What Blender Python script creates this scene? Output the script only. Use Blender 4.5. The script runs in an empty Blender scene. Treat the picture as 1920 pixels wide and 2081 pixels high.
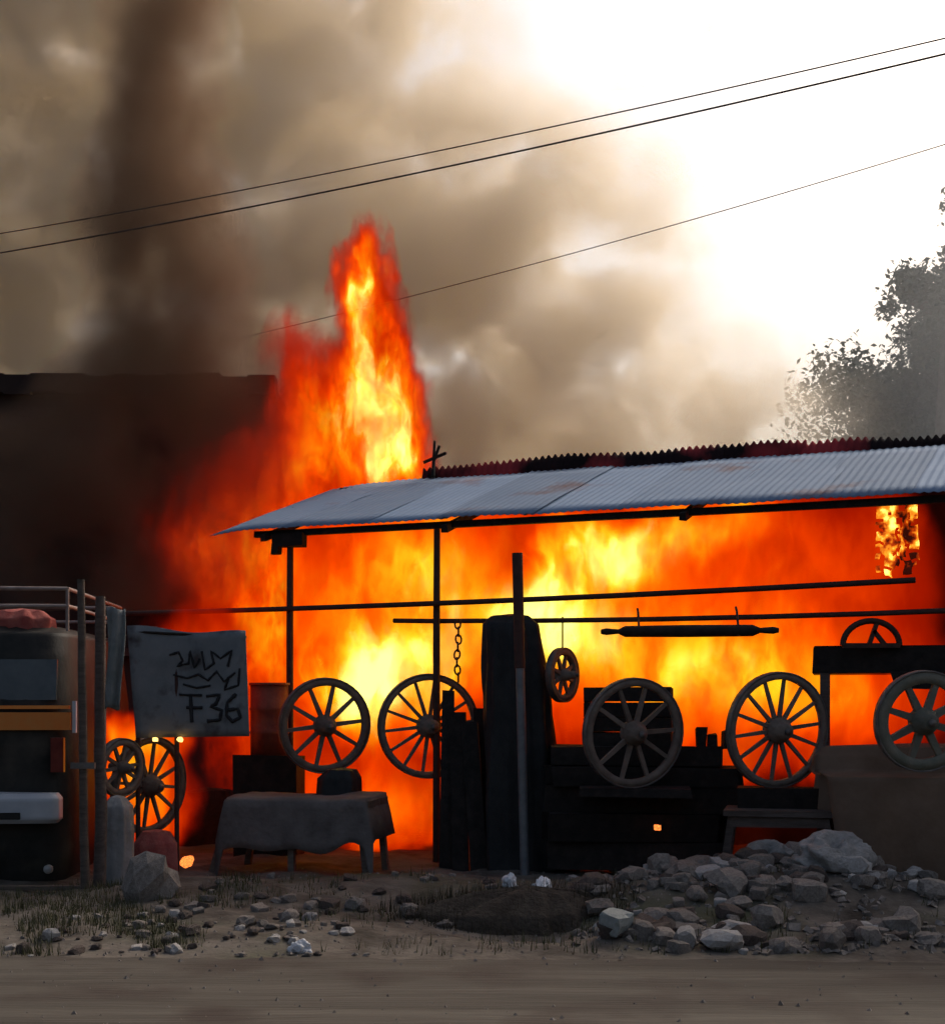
import bpy, bmesh, math, random
from mathutils import Vector, Matrix, Euler, noise
rnd = random.Random(7)
R = math.radians
sc = bpy.context.scene
C = sc.collection

# ------------------------------------------------------------------ camera, sky, sun, exposure
FPX, HY, CZ = 2925.0, 1420.0, 1.6
cam = bpy.data.cameras.new('camera'); camo = bpy.data.objects.new('camera', cam); C.objects.link(camo)
camo.location = (0, 0, CZ); camo.rotation_euler = (R(90), 0, 0)
cam.sensor_fit = 'HORIZONTAL'; cam.sensor_width = 36; cam.lens = 36 * FPX / 1920
cam.shift_y = (HY - 1040.5) / 1920
cam.clip_start = 0.1; cam.clip_end = 2000
sc.camera = camo
SUN_EL, SUN_AZ = 42, 38            # sun ahead and to the right, behind the smoke
w = bpy.data.worlds.new('World'); sc.world = w; w.use_nodes = True
wn = w.node_tree; bg = wn.nodes['Background']
sky = wn.nodes.new('ShaderNodeTexSky'); sky.sky_type = 'NISHITA'; sky.sun_disc = False
sky.sun_elevation = R(SUN_EL); sky.sun_rotation = R(SUN_AZ)
sky.air_density = 1.0; sky.dust_density = 8.0; sky.ozone_density = 1.0; sky.altitude = 0
wn.links.new(sky.outputs[0], bg.inputs[0]); bg.inputs[1].default_value = 0.12
sun = bpy.data.lights.new('sun', 'SUN'); sun.energy = 1.2; sun.angle = R(12); sun.color = (1, .95, .86)
suno = bpy.data.objects.new('sun', sun); C.objects.link(suno)
sd = Vector((math.sin(R(SUN_AZ)) * math.cos(R(SUN_EL)), math.cos(R(SUN_AZ)) * math.cos(R(SUN_EL)), math.sin(R(SUN_EL))))
suno.rotation_euler = sd.to_track_quat('Z', 'Y').to_euler(); suno.location = sd * 60
vs = sc.view_settings; vs.view_transform = 'Standard'; vs.look = 'None'; vs.exposure = 0.0; vs.gamma = 1.0
vs.use_curve_mapping = False
cy = sc.cycles
cy.use_denoising = True; cy.use_adaptive_sampling = True; cy.adaptive_threshold = 0.06; cy.adaptive_min_samples = 16
cy.max_bounces = 6; cy.diffuse_bounces = 2; cy.glossy_bounces = 2; cy.volume_bounces = 4; cy.transparent_max_bounces = 12
cy.volume_step_rate = 1.35; cy.use_light_tree = False; cy.volume_max_steps = 128
cy.sample_clamp_indirect = 6.0; cy.caustics_reflective = False; cy.caustics_refractive = False

# ------------------------------------------------------------------ frames of reference
def P(px, py, Y): return Vector(((px - 960) / FPX * Y, Y, CZ + (HY - py) / FPX * Y))
E0 = Vector((-2.65, 14.6)); U = Vector((.9193, -.3936)); V = Vector((.3936, .9193))   # shed axes: along the eave, towards the back
ROT = math.atan2(U.y, U.x)
EZ, PITCH, RL = 3.3, .81 / 2.5, 2.5
def S(u, v, z):
    p = E0 + U * u + V * v; return Vector((p.x, p.y, z))
def uz(px, py, v):                # shed coordinates (u, z) of what stands at offset v from the eave
    k = (px - 960) / FPX
    u = (k * (E0.y + v * V.y) - E0.x - v * V.x) / (U.x - k * U.y)
    Y = E0.y + u * U.y + v * V.y
    return u, CZ + (HY - py) / FPX * Y
def fn(x, y, z=0.0, s=1.0): return noise.noise(Vector((x * s, y * s, z * s)))

# ------------------------------------------------------------------ materials
MATS = {}
def mat(name, c1, c2=None, rough=.85, metal=0.0, nscale=6.0, bump=.25, bscale=40.0, spots=None, detail=6.0, streak=None, spec=.3):
    if name in MATS: return MATS[name]
    m = bpy.data.materials.new(name); m.use_nodes = True; nt = m.node_tree; N = nt.nodes; L = nt.links
    b = N['Principled BSDF']; b.inputs['Roughness'].default_value = rough; b.inputs['Metallic'].default_value = metal
    b.inputs['Specular IOR Level'].default_value = spec
    tc = N.new('ShaderNodeTexCoord'); src = tc.outputs['Object']
    if streak:
        mp = N.new('ShaderNodeMapping'); mp.inputs['Scale'].default_value = streak; L.new(src, mp.inputs[0]); src = mp.outputs[0]
    n1 = N.new('ShaderNodeTexNoise'); n1.inputs['Scale'].default_value = nscale; n1.inputs['Detail'].default_value = detail
    n1.inputs['Roughness'].default_value = .65; L.new(src, n1.inputs['Vector'])
    mx = N.new('ShaderNodeMix'); mx.data_type = 'RGBA'
    mr = N.new('ShaderNodeMapRange'); mr.inputs[1].default_value = .33; mr.inputs[2].default_value = .67; L.new(n1.outputs['Fac'], mr.inputs[0])
    L.new(mr.outputs[0], mx.inputs[0]); mx.inputs[6].default_value = (*c1, 1); mx.inputs[7].default_value = (*(c2 or c1), 1)
    out = mx.outputs[2]
    if spots:
        col, sscale, lo, hi = spots
        n2 = N.new('ShaderNodeTexNoise'); n2.inputs['Scale'].default_value = sscale; n2.inputs['Detail'].default_value = 5
        L.new(tc.outputs['Object'], n2.inputs['Vector'])
        m2 = N.new('ShaderNodeMapRange'); m2.inputs[1].default_value = lo; m2.inputs[2].default_value = hi; L.new(n2.outputs['Fac'], m2.inputs[0])
        x2 = N.new('ShaderNodeMix'); x2.data_type = 'RGBA'; L.new(m2.outputs[0], x2.inputs[0]); L.new(out, x2.inputs[6])
        x2.inputs[7].default_value = (*col, 1); out = x2.outputs[2]
    oi = N.new('ShaderNodeObjectInfo'); hv = N.new('ShaderNodeHueSaturation')
    vr = N.new('ShaderNodeMapRange'); vr.inputs[3].default_value = .8; vr.inputs[4].default_value = 1.2
    L.new(oi.outputs['Random'], vr.inputs[0]); L.new(vr.outputs[0], hv.inputs['Value']); L.new(out, hv.inputs['Color'])
    L.new(hv.outputs[0], b.inputs['Base Color'])
    if bump:
        n3 = N.new('ShaderNodeTexNoise'); n3.inputs['Scale'].default_value = bscale; n3.inputs['Detail'].default_value = 4; L.new(src, n3.inputs['Vector'])
        bp = N.new('ShaderNodeBump'); bp.inputs['Strength'].default_value = bump; bp.inputs['Distance'].default_value = .02
        L.new(n3.outputs['Fac'], bp.inputs['Height']); L.new(bp.outputs[0], b.inputs['Normal'])
    MATS[name] = m; return m
def emit(name, col, strength):
    m = bpy.data.materials.new(name); m.use_nodes = True; nt = m.node_tree; b = nt.nodes['Principled BSDF']
    b.inputs['Base Color'].default_value = (.02, .01, .01, 1); b.inputs['Roughness'].default_value = 1
    tc = nt.nodes.new('ShaderNodeTexCoord'); n = nt.nodes.new('ShaderNodeTexNoise'); n.inputs['Scale'].default_value = 14; n.inputs['Detail'].default_value = 4
    nt.links.new(tc.outputs['Object'], n.inputs['Vector'])
    mr = nt.nodes.new('ShaderNodeMapRange'); mr.inputs[1].default_value = .38; mr.inputs[2].default_value = .62; mr.inputs[4].default_value = strength
    nt.links.new(n.outputs['Fac'], mr.inputs[0]); nt.links.new(mr.outputs[0], b.inputs['Emission Strength'])
    b.inputs['Emission Color'].default_value = (*col, 1); return m

M_tin = mat('galvanised_sheet', (.17, .235, .335), (.205, .27, .37), rough=.75, metal=.0, spec=.06, nscale=1.4, bump=.08, bscale=8, spots=((.16, .07, .05), 1.1, .60, .78))
M_scorch = mat('scorched_glow_sheet', (.010, .007, .008), (.022, .012, .013), rough=.9, spec=.1, nscale=3, spots=((.34, .04, .045), 1.0, .50, .62))  # red spots put the fire's glow into the scorched colour
M_soot = mat('sooty_plaster', (.05, .035, .03), (.10, .075, .06), rough=.95, nscale=1.2, bscale=20, spots=((.02, .016, .015), .9, .45, .65))
M_sootwall = mat('soot_black_wall', (.035, .024, .02), (.07, .045, .038), rough=.95, nscale=.8, bscale=15)
M_iron = mat('rusty_iron', (.045, .03, .026), (.11, .05, .032), rough=.7, metal=.3, nscale=14, bump=.2, bscale=60)
M_wheel = mat('weathered_wheel_wood', (.13, .10, .08), (.22, .175, .14), rough=.8, nscale=9, bump=.3, bscale=50)
M_wheelg = mat('greenish_wheel_wood', (.12, .125, .095), (.20, .18, .14), rough=.8, nscale=7, bump=.3, bscale=50)
M_band = mat('worn_iron_tyre', (.10, .095, .09), (.20, .17, .15), rough=.55, metal=.5, nscale=12)
M_char = mat('charred_wood', (.012, .010, .009), (.032, .024, .02), rough=.9, nscale=8, bump=.5, bscale=35)
M_wood = mat('grey_weathered_wood', (.09, .07, .055), (.16, .125, .10), rough=.9, nscale=5, streak=(1, 1, 6), bump=.3)
M_bench = mat('worn_bench_wood', (.075, .055, .045), (.13, .10, .085), rough=.85, nscale=5, streak=(1, 6, 6), bump=.3)
M_pipe = mat('dull_steel_pipe', (.16, .17, .18), (.24, .25, .26), rough=.5, metal=.4, nscale=10, bump=.1)
M_dpole = mat('dark_backlit_pole', (.05, .026, .022), (.09, .04, .03), rough=.8, nscale=10)
M_tarp = mat('black_tarpaulin', (.012, .013, .014), (.03, .03, .03), rough=.6, nscale=5, bump=.3, bscale=18)
M_btarp = mat('brown_tarpaulin', (.13, .082, .052), (.19, .125, .085), rough=.85, nscale=2.0, bump=.35, bscale=12)
M_sign = mat('grey_painted_tin', (.15, .17, .18), (.22, .23, .235), rough=.6, nscale=4, bump=.1, spots=((.06, .05, .05), 5, .55, .72))
M_ink = mat('black_brush_paint', (.012, .012, .013), (.02, .02, .022), rough=.7, nscale=20, bump=0)
M_van = mat('dark_van_paint', (.015, .015, .013), (.034, .031, .026), rough=.6, nscale=3, bump=.15, spec=.2, spots=((.07, .058, .045), 2.2, .52, .75))
M_glass = mat('dusty_window_glass', (.02, .024, .026), (.05, .055, .055), rough=.18, nscale=3, bump=0, spec=.6)
M_trim = mat('firelit_orange_trim', (.80, .20, .03), (.72, .27, .06), rough=.4, nscale=4, bump=.05)  # firelight on the trim put into its base colour as orange
M_bump = mat('pale_bumper', (.42, .45, .48), (.52, .54, .56), rough=.4, nscale=3, bump=.05)
M_rack = mat('roof_rack_bare_metal', (.22, .16, .14), (.33, .27, .24), rough=.6, nscale=12)
M_redcloth = mat('faded_red_cloth', (.32, .07, .06), (.42, .14, .11), rough=.95, nscale=9, bump=.5, bscale=25)
M_greycloth = mat('grey_green_cloth', (.16, .18, .17), (.26, .27, .26), rough=.95, nscale=6, bump=.5, bscale=20)
M_rubber = mat('black_rubber', (.015, .015, .015), (.03, .03, .03), rough=.8, nscale=20)
M_lamp = mat('dull_lamp_lens', (.35, .33, .30), (.45, .42, .38), rough=.3, nscale=10, bump=0)
M_sack = mat('pale_plastic_sack', (.20, .19, .175), (.33, .31, .29), rough=.7, nscale=5, bump=.6, bscale=14)
M_bag = mat('white_plastic_bag', (.75, .75, .76), (.86, .86, .87), rough=.5, nscale=6, bump=.5, bscale=22)
M_rag = mat('bluish_rag', (.30, .32, .36), (.46, .47, .50), rough=.9, nscale=7, bump=.5, bscale=20)
M_stone = mat('rubble_stone', (.14, .118, .098), (.27, .235, .205), rough=.9, nscale=7, bump=.5, bscale=22)
M_pstone = mat('pale_stone', (.30, .275, .25), (.46, .43, .40), rough=.9, nscale=6, bump=.5, bscale=18)
M_clod = mat('earth_clod', (.07, .055, .045), (.13, .10, .085), rough=.95, nscale=9, bump=.6, bscale=25)
M_gblock = mat('greenish_concrete', (.25, .27, .25), (.34, .35, .33), rough=.9, nscale=6, bump=.5, bscale=24)
M_cable = mat('weathered_cable', (.06, .045, .035), (.10, .08, .065), rough=.7, nscale=3, bump=0)
M_leaf = mat('hazy_foliage', (.05, .075, .05), (.10, .12, .085), rough=.7, nscale=1.2, bump=0, detail=3)
M_bark = mat('bark', (.07, .055, .045), (.12, .10, .085), rough=.95, nscale=8, bump=.5)
M_grass = mat('dry_roadside_grass', (.05, .055, .025), (.11, .10, .05), rough=.9, nscale=2, bump=0)
M_drum = mat('firelit_rusty_drum', (.20, .045, .03), (.30, .09, .05), rough=.6, metal=.2, nscale=6, bump=.2)  # rust colour reddened to carry the firelight on the drum
M_ember = emit('glowing_ember', (1, .22, .04), 3.5)
M_ember2 = emit('yellow_ember', (1, .55, .14), 6.0)
M_burn = emit('burning_cloth', (1, .42, .05), 1.0)
_n = M_burn.node_tree; _b = _n.nodes['Principled BSDF']; _z = [x for x in _n.nodes if x.type == 'TEX_NOISE'][0]; _z.inputs['Scale'].default_value = 7
_r = _n.nodes.new('ShaderNodeValToRGB'); _e = _r.color_ramp.elements; _e[0].position = .40; _e[0].color = (.03, .002, 0, 1); _e[1].position = .66; _e[1].color = (2.6, 1.9, .35, 1)
_q = _e.new(.48); _q.color = (.5, .04, 0, 1); _q = _e.new(.56); _q.color = (1.4, .42, .02, 1)
_n.links.new(_z.outputs['Fac'], _r.inputs[0]); _n.links.new(_r.outputs[0], _b.inputs['Emission Color'])
for _l in list(_b.inputs['Emission Strength'].links): _n.links.remove(_l)
_b.inputs['Emission Strength'].default_value = 1.0
M_dirt = mat('trodden_earth', (.038, .030, .022), (.155, .130, .106), rough=.97, nscale=2.4, bump=.7, bscale=14, spots=((.06, .065, .035), .55, .52, .70), detail=9)
M_road = mat('dusty_road', (.052, .042, .032), (.120, .104, .083), rough=.95, nscale=1.5, bump=.5, bscale=16, streak=(.13, 2.2, 1), detail=10, spots=((.055, .04, .031), 1.1, .50, .66))

# ------------------------------------------------------------------ mesh builder
class MB:
    def __init__(s): s.v = []; s.f = []; s.sm = []
    def add(s, vs, fs, smooth=False):
        o = len(s.v); s.v += [Vector(v) for v in vs]; s.f += [tuple(i + o for i in f) for f in fs]; s.sm += [smooth] * len(fs); return s
    def box(s, c, d, rot=None, taper=1.0, jit=0):
        c = Vector(c); hx, hy, hz = d[0] / 2, d[1] / 2, d[2] / 2; vs = []
        for z in (-1, 1):
            k = taper if z > 0 else 1
            for x, y in ((-1, -1), (1, -1), (1, 1), (-1, 1)):
                p = Vector((x * hx * k, y * hy * k, z * hz))
                if jit: p += Vector((rnd.uniform(-jit, jit), rnd.uniform(-jit, jit), rnd.uniform(-jit, jit)))
                if rot: p = rot @ p
                vs.append(c + p)
        return s.add(vs, [(0, 3, 2, 1), (4, 5, 6, 7), (0, 1, 5, 4), (1, 2, 6, 5), (2, 3, 7, 6), (3, 0, 4, 7)])
    def bar(s, a, b, wd, hd, up=Vector((0, 0, 1)), jit=0, taper=1.0):
        a = Vector(a); b = Vector(b); d = (b - a); z = d.normalized()
        if abs(z.dot(up)) > .97: up = Vector((0, 1, 0))
        x = up.cross(z).normalized(); y = z.cross(x)
        return s.box((a + b) / 2, (wd, hd, d.length), Matrix((x, y, z)).transposed(), taper, jit)
    def tube(s, pts, r, n=8, cap=True, closed=False):
        pts = [Vector(p) for p in pts]; m = len(pts); rs = r if isinstance(r, (list, tuple)) else [r] * m; vs = []; fs = []
        ref = None
        for i, p in enumerate(pts):
            t = (pts[(i + 1) % m] - pts[i - 1]) if closed else (pts[min(i + 1, m - 1)] - pts[max(i - 1, 0)])
            t.normalize()
            if ref is None: ref = Vector((0, 0, 1)) if abs(t.z) < .9 else Vector((0, 1, 0))
            x = ref.cross(t); x = x.normalized() if x.length > 1e-5 else Vector((1, 0, 0)); y = t.cross(x); ref = y
            for k in range(n):
                a = 2 * math.pi * k / n; vs.append(p + (x * math.cos(a) + y * math.sin(a)) * rs[i])
        for i in range(m if closed else m - 1):
            j = (i + 1) % m
            for k in range(n):
                fs.append((i * n + k, i * n + (k + 1) % n, j * n + (k + 1) % n, j * n + k))
        s.add(vs, fs, True)
        if cap and not closed: s.add(vs[:n], [tuple(range(n))[::-1]]); s.add(vs[-n:], [tuple(range(n))])
        return s
    def lathe(s, prof, n=24, axis='Y', closed=False):     # prof: (radius, height along axis)
        vs = []; fs = []; m = len(prof)
        for k in range(n):
            a = 2 * math.pi * k / n
            for r, h in prof:
                c, d = r * math.cos(a), r * math.sin(a)
                vs.append((c, h, d) if axis == 'Y' else (c, d, h))
        for k in range(n):
            k2 = (k + 1) % n
            for i in range(m if closed else m - 1):
                j = (i + 1) % m; fs.append((k * m + i, k2 * m + i, k2 * m + j, k * m + j))
        return s.add(vs, fs, True)
    def mesh(s, name):
        me = bpy.data.meshes.new(name); me.from_pydata([tuple(v) for v in s.v], [], s.f); me.update()
        me.polygons.foreach_set('use_smooth', s.sm)
        bm = bmesh.new(); bm.from_mesh(me); bmesh.ops.recalc_face_normals(bm, faces=bm.faces[:]); bm.to_mesh(me); bm.free()
        return me
    def build(s, name, m, parent=None): return obj(name, s.mesh(name), m, parent)
def obj(name, me, m, parent=None):
    o = bpy.data.objects.new(name, me); C.objects.link(o)
    if m and not me.materials: me.materials.append(m)
    if parent: o.parent = parent
    return o
def tag(o, label=None, cat=None, group=None, kind=None):
    if label: o['label'] = label
    if cat: o['category'] = cat
    if group: o['group'] = group
    if kind: o['kind'] = kind
    return o
def thing(name, label, cat, loc=(0, 0, 0), rot=(0, 0, 0), group=None):
    o = bpy.data.objects.new(name, None); C.objects.link(o); o.location = loc; o.rotation_euler = rot
    o.empty_display_size = .2
    return tag(o, label, cat, group)
def rockmesh(name, seed, sub=2, flat=.7, rough=.35):
    bm = bmesh.new(); bmesh.ops.create_icosphere(bm, subdivisions=sub, radius=1)
    off = Vector((seed * 7.3, seed * 3.1, seed * 1.7))
    for v in bm.verts:
        d = noise.noise(v.co * 1.1 + off) * rough * 1.6 + noise.noise(v.co * 3 + off) * rough * .5
        v.co = v.co * (1 + d)
        q = .55 + .12 * ((seed * 13) % 5)           # chop facets
        for ax in (0, 1, 2):
            if v.co[ax] > q: v.co[ax] = q + (v.co[ax] - q) * .12
            if v.co[ax] < -q - .1: v.co[ax] = -q - .1 + (v.co[ax] + q + .1) * .12
        v.co.z *= flat
    me = bpy.data.meshes.new(name); bm.to_mesh(me); bm.free(); return me

# ------------------------------------------------------------------ ground
def ss(a, b, x):
    t = min(1, max(0, (x - a) / (b - a))); return t * t * (3 - 2 * t)
def gauss(x, y, cx, cy_, sx, sy): return math.exp(-((x - cx) / sx) ** 2 - ((y - cy_) / sy) ** 2)
def road_edge(x): return 9.25 + .10 * fn(x, 0, 3, .6) + .05 * fn(x, 4, 9, 2.3) - .035 * x
def gh(x, y):
    e = road_edge(x); k = ss(e - .1, e + .5, y)
    z = -.06 + .06 * k
    near = 1 / (1 + max(0, abs(x) - 6) ** 2 * .05) * (1 if y < 16 else 0.3)
    z += k * near * (.045 * fn(x, y, 1, 1.1) + .03 * fn(x, y, 5, 2.7) + .016 * fn(x, y, 8, 6.5))
    z += .30 * gauss(x, y, 2.2, 11.2, 1.5, .8) + .12 * gauss(x, y, 3.2, 10.8, .8, .6)
    z += .13 * gauss(x, y, -.75, 11.7, 1.3, .7) + .10 * gauss(x, y, -2.4, 11.9, .6, .5)
    z -= .13 * gauss(x, y, .35, 10.25, .75, .5)
    z += .05 * ss(12, 14, y)
    return z
def axis_lines(lo, hi, step, far, grow=1.25):
    a = [lo + i * step for i in range(int((hi - lo) / step) + 1)]
    d = step; x = a[-1]
    while x < far[1]: d *= grow; x += d; a.append(x)
    d = step; x = a[0]
    while x > far[0]: d *= grow; x -= d; a.insert(0, x)
    return a
xs = axis_lines(-4.6, 4.8, .055, (-260, 260)); ys = axis_lines(8.6, 13.6, .05, (-60, 420))
vs_ = [(x, y, gh(x, y)) for y in ys for x in xs]; nx = len(xs)
fs_ = [(j * nx + i, j * nx + i + 1, (j + 1) * nx + i + 1, (j + 1) * nx + i) for j in range(len(ys) - 1) for i in range(nx - 1)]
g = MB(); g.add(vs_, fs_, True); tag(g.build('ground', M_dirt), kind='structure')
# road: dusty carriageway whose ragged edge runs along the verge
rx = axis_lines(-4.6, 4.8, .08, (-250, 250)); m_ = MB(); rows = 26; vs_ = []
for j in range(rows + 1):
    for x in rx:
        e = road_edge(x) + .07 * fn(x, 2, 2, 5.0); y = -3 + (e + 3) * (1 - (1 - j / rows) ** 2.2)
        k = ss(-.35, .12, y - e)
        vs_.append((x, y, -.052 + (.02 * fn(x * .14, y, 1, 3.4) + .004 * fn(x, y, 4, 7)) * (1 - k) + .008 * (1 - k) + k * (gh(x, y) + .052 - .012)))
nx = len(rx)
m_.add(vs_, [(j * nx + i, j * nx + i + 1, (j + 1) * nx + i + 1, (j + 1) * nx + i) for j in range(rows) for i in range(nx - 1)], True)
tag(m_.build('road', M_road), kind='structure')

# ------------------------------------------------------------------ burnt building behind, left
b = thing('burnt_building', 'soot blackened flat roofed building standing beside the tall flame', 'building', (-7.45, 21.3, 0))
tb = MB().box((0, 0, 2.78), (9.6, 5.2, 5.56)); tb.build('wall', M_sootwall, b)
pm = MB()
for k in range(28):
    pm.box((-4.9 + .35 * (k + .5), -2.6 + .02 * fn(k, 1, 1), 5.66 + .05 * fn(k, 3, 2, .7)), (.35, .3, .24 + .05 * fn(k, 5, 2, .6)))
pm.box((0, .1, 5.62), (9.7, 5.1, .12)).build('parapet', M_sootwall, b)
for wx in (-2.6, .3, 3.0):
    fr = MB().box((wx, -2.62, 2.9), (1.1, .1, 1.3)).build('window', M_char, b)
    MB().box((wx, -2.68, 2.2), (1.3, .2, .1)).build('window_sill', M_soot, fr)

# ------------------------------------------------------------------ workshop shed
shed = thing('workshop_shed', 'open fronted burning workshop shed under a grey corrugated tin roof', 'shed', S(0, 0, 0), (0, 0, ROT))
WL = 10.2
MB().box((WL / 2 + .2, 2.95, 1.95), (WL, .18, 4.0)).build('back_wall', M_soot, shed)
MB().box((WL + .1, 1.9, 1.75), (.18, 1.9, 3.5)).build('side_wall', M_soot, shed)
def corr(u0, wid, v0, v1, z0, z1, nv=7, amp=.0048, per=.076, skew=0.0, seed=0, curl=0.0, warp=.012):
    m = MB(); n = int(wid / per * 8); vs = []; t_ = .004
    for j in range(nv + 1):
        q = j / nv; v = v0 + (v1 - v0) * q
        for i in range(n + 1):
            u = u0 + wid * i / n
            e = (.02 * fn(u, seed, 1, 3) if j in (0, nv) else 0)
            z = z0 + (z1 - z0) * q + amp * math.sin(2 * math.pi * u / per) + warp * fn(u, v, seed, 1.6)
            if curl: z += curl * (1 - i / n) ** 2.5
            vs.append((u + skew * q, v + e, z))
    f = [(j * (n + 1) + i, j * (n + 1) + i + 1, (j + 1) * (n + 1) + i + 1, (j + 1) * (n + 1) + i) for j in range(nv) for i in range(n)]
    m.add(vs, f, True); return m
def sheet(name, *a, m=M_tin, **k):
    o = corr(*a, **k).build(name, m, shed)
    md = o.modifiers.new('thickness', 'SOLIDIFY'); md.thickness = .005; md.offset = -1
    return o
pw = .86
for i in range(12):
    dz = .006 * (i % 2) + rnd.uniform(0, .004)
    dv = rnd.uniform(-.03, .03)
    sheet('roof_sheet', i * pw - (.05 if i else .0), pw + .09, dv, RL + dv * .5 + .04, EZ + dz, EZ + PITCH * RL + dz, seed=i, skew=rnd.uniform(-.012, .012),
          curl=-.05 if i == 0 else 0)
for i in range(10):     # scorched sheets of the far slope, sticking up behind the ridge
    sheet('scorched_roof_sheet', 1.15 + i * pw, pw + .06, RL + .05, RL + .12, EZ + PITCH * RL - .05 + .01 * (i % 2), EZ + PITCH * RL + .135 + .07 * fn(i, 2, 1, .9), m=M_scorch,
          seed=20 + i, amp=.02, warp=.05, nv=3)
# eave beam, purlins, rafters
def sbar(name, a, b_, w_, h_, m=M_char, jit=.006): return MB().bar(a, b_, w_, h_, jit=jit).build(name, m, shed)
sbar('eave_beam', (.45, .12, EZ - .045), (10.2, .12, EZ - .045), .07, .06)
sbar('purlin', (.2, 1.3, EZ + PITCH * 1.3 - .06), (10.2, 1.3, EZ + PITCH * 1.3 - .06), .07, .06)
sbar('ridge_beam', (.2, 2.4, EZ + PITCH * 2.4 - .07), (10.2, 2.4, EZ + PITCH * 2.4 - .07), .09, .08)
for uu in (.62, 2.6, 4.9, 7.2, 9.4):
    sbar('rafter', (uu, -.02, EZ - .10), (uu, 2.86, EZ - .10 + PITCH * 2.86), .06, .07)
# bracket at the left end of the eave
MB().box((.86, .08, EZ - .12), (.34, .1, .14), jit=.015).box((.72, .08, EZ - .2), (.08, .08, .12), jit=.01).build('bracket', M_char, shed)
# posts and rails
for px, r0, top in ((589, .036, 3.24), (887, .036, 3.24)):
    u0, z0 = uz(px, 1300, .12)
    MB().tube([(u0 - .0, .12, -.25), (u0 + .01 * fn(px, 1, 1), .12, 1.2), (u0, .12, 2.3), (u0 + .005, .12, top)], [r0 * 1.1, r0, r0, r0 * .9], 8).build('post', M_dpole, shed)
for px in (1990,):
    u0, z0 = uz(px, 1300, .12)
    MB().tube([(u0, .12, -.2), (u0, .12, 3.24)], .05, 8).build('post', M_dpole, shed)
def rail(pxa, pya, pxb, pyb, v, r, sag=.03, name='rail'):
    ua, za = uz(pxa, pya, v); ub, zb = uz(pxb, pyb, v); pts = []
    for k in range(13):
        q = k / 12; pts.append((ua + (ub - ua) * q, v, za + (zb - za) * q - sag * 4 * q * (1 - q) + .006 * fn(k, v, 3)))
    MB().tube(pts, r, 7).build(name, M_dpole, shed)
rail(250, 1247, 1860, 1179, .06, .026); rail(800, 1262, 1990, 1239, .20, .024)
# crossed sticks poking out where the ridge ends
u0, z0 = uz(880, 935, RL)
MB().bar((u0 - .12, RL, z0 - .02), (u0 + .14, RL + .05, z0 + .08), .03, .03).bar((u0, RL, z0 - .2), (u0 + .02, RL, z0 + .22), .035, .035, taper=.6).bar((u0 + .08, RL, z0 + .16), (u0 + .0, RL, z0 - .04), .025, .025).build('finial', M_char, shed)

# ------------------------------------------------------------------ wheels
def wheel(label, px, py, Y, rpx, yaw, lean=0.0, n=12, m=M_wheel, group='spoked cart wheels of the workshop', thick=1.0, roll=0.0, band=M_band, hubr=.1):
    Rr = rpx * Y / FPX
    w_ = thing('cartwheel', label, 'cartwheel', P(px, py, Y), (R(lean), 0, R(yaw)), group)
    rw, rd = .052 * thick, .055
    MB().lathe([(Rr - .012, -rd / 2), (Rr - .012, rd / 2), (Rr - .012 - rw, rd / 2), (Rr - .012 - rw, -rd / 2)], 40, closed=True).build('rim', m, w_)
    MB().lathe([(Rr, -rd / 2 - .004), (Rr, rd / 2 + .004), (Rr - .013, rd / 2 + .004), (Rr - .013, -rd / 2 - .004)], 40, closed=True).build('tyre', band, w_)
    h = Rr * hubr / .45 * 1.0
    hb = MB().lathe([(0.0, -.15), (h * .5, -.15), (h * .62, -.13), (h * .72, -.07), (h, -.05), (h, .05), (h * .72, .07), (h * .6, .13), (0.0, .13)], 20).build('hub', m, w_)
    MB().lathe([(0, -.175), (h * .28, -.17), (h * .3, -.145), (0, -.145)], 12).build('axle_cap', band, hb)
    sp = None
    for k in range(n):
        a = 2 * math.pi * k / n + roll
        if n == 10 and k == 7 and rpx > 90 and px > 1000: continue        # a lost spoke
        if sp is None:
            q = MB().bar((0, 0, h * .85), (0, 0, Rr - .012 - rw * .6), .034 * thick, .03 * thick, up=Vector((0, 1, 0)), taper=.75); sp = q.mesh('spoke')
        o = obj('spoke', sp, m, w_); o.rotation_euler = (0, a, 0)
    return w_
wheel('thick spoked cart wheel sitting on the low bench', 660, 1475, 13.72, 98, 26, 4, 10, thick=1.25, roll=.2)
wheel('thin spoked cart wheel hanging on a slender post beside the black slab', 871, 1476, 13.82, 107, 20, 3, 14, roll=.12)
wheel('cart wheel with pale lower rim set before a black crate', 1287, 1490, 12.26, 113, 22, 4, 10, thick=1.2, roll=.25)
wheel('many spoked cart wheel glowing red against a dark post', 1580, 1484, 12.05, 119, 22, 4, 14, roll=.1)
wheel('heavy greenish cart wheel standing on the brown tarpaulin stack under the cart bed', 1876, 1466, 11.2, 104, 8, 5, 8, m=M_wheelg, thick=1.7, roll=.3, hubr=.12)
wheel('small pale rimmed wheel turned nearly edge on beside the signboard posts', 246, 1560, 12.75, 60, 56, 3, 10, roll=.2)
wheel('tall reddish wheel turned half away under the grey signboard', 303, 1596, 13.35, 100, 57, 4, 12, roll=.1)
lw = wheel('little red lit wheel hanging right of the black slab', 1143, 1372, 13.05, 56, 55, 0, 8, roll=.3, group=None)
ur, _z = uz(1143, 1256, .20); rp = S(ur, .20, _z + .01); iv = lw.matrix_basis.inverted()
MB().tube([iv @ (Vector(lw.location) + Vector((0, 0, 56 * 13.05 / FPX - .05))), iv @ rp], .008, 6).build('hanger', M_iron, lw)

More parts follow.
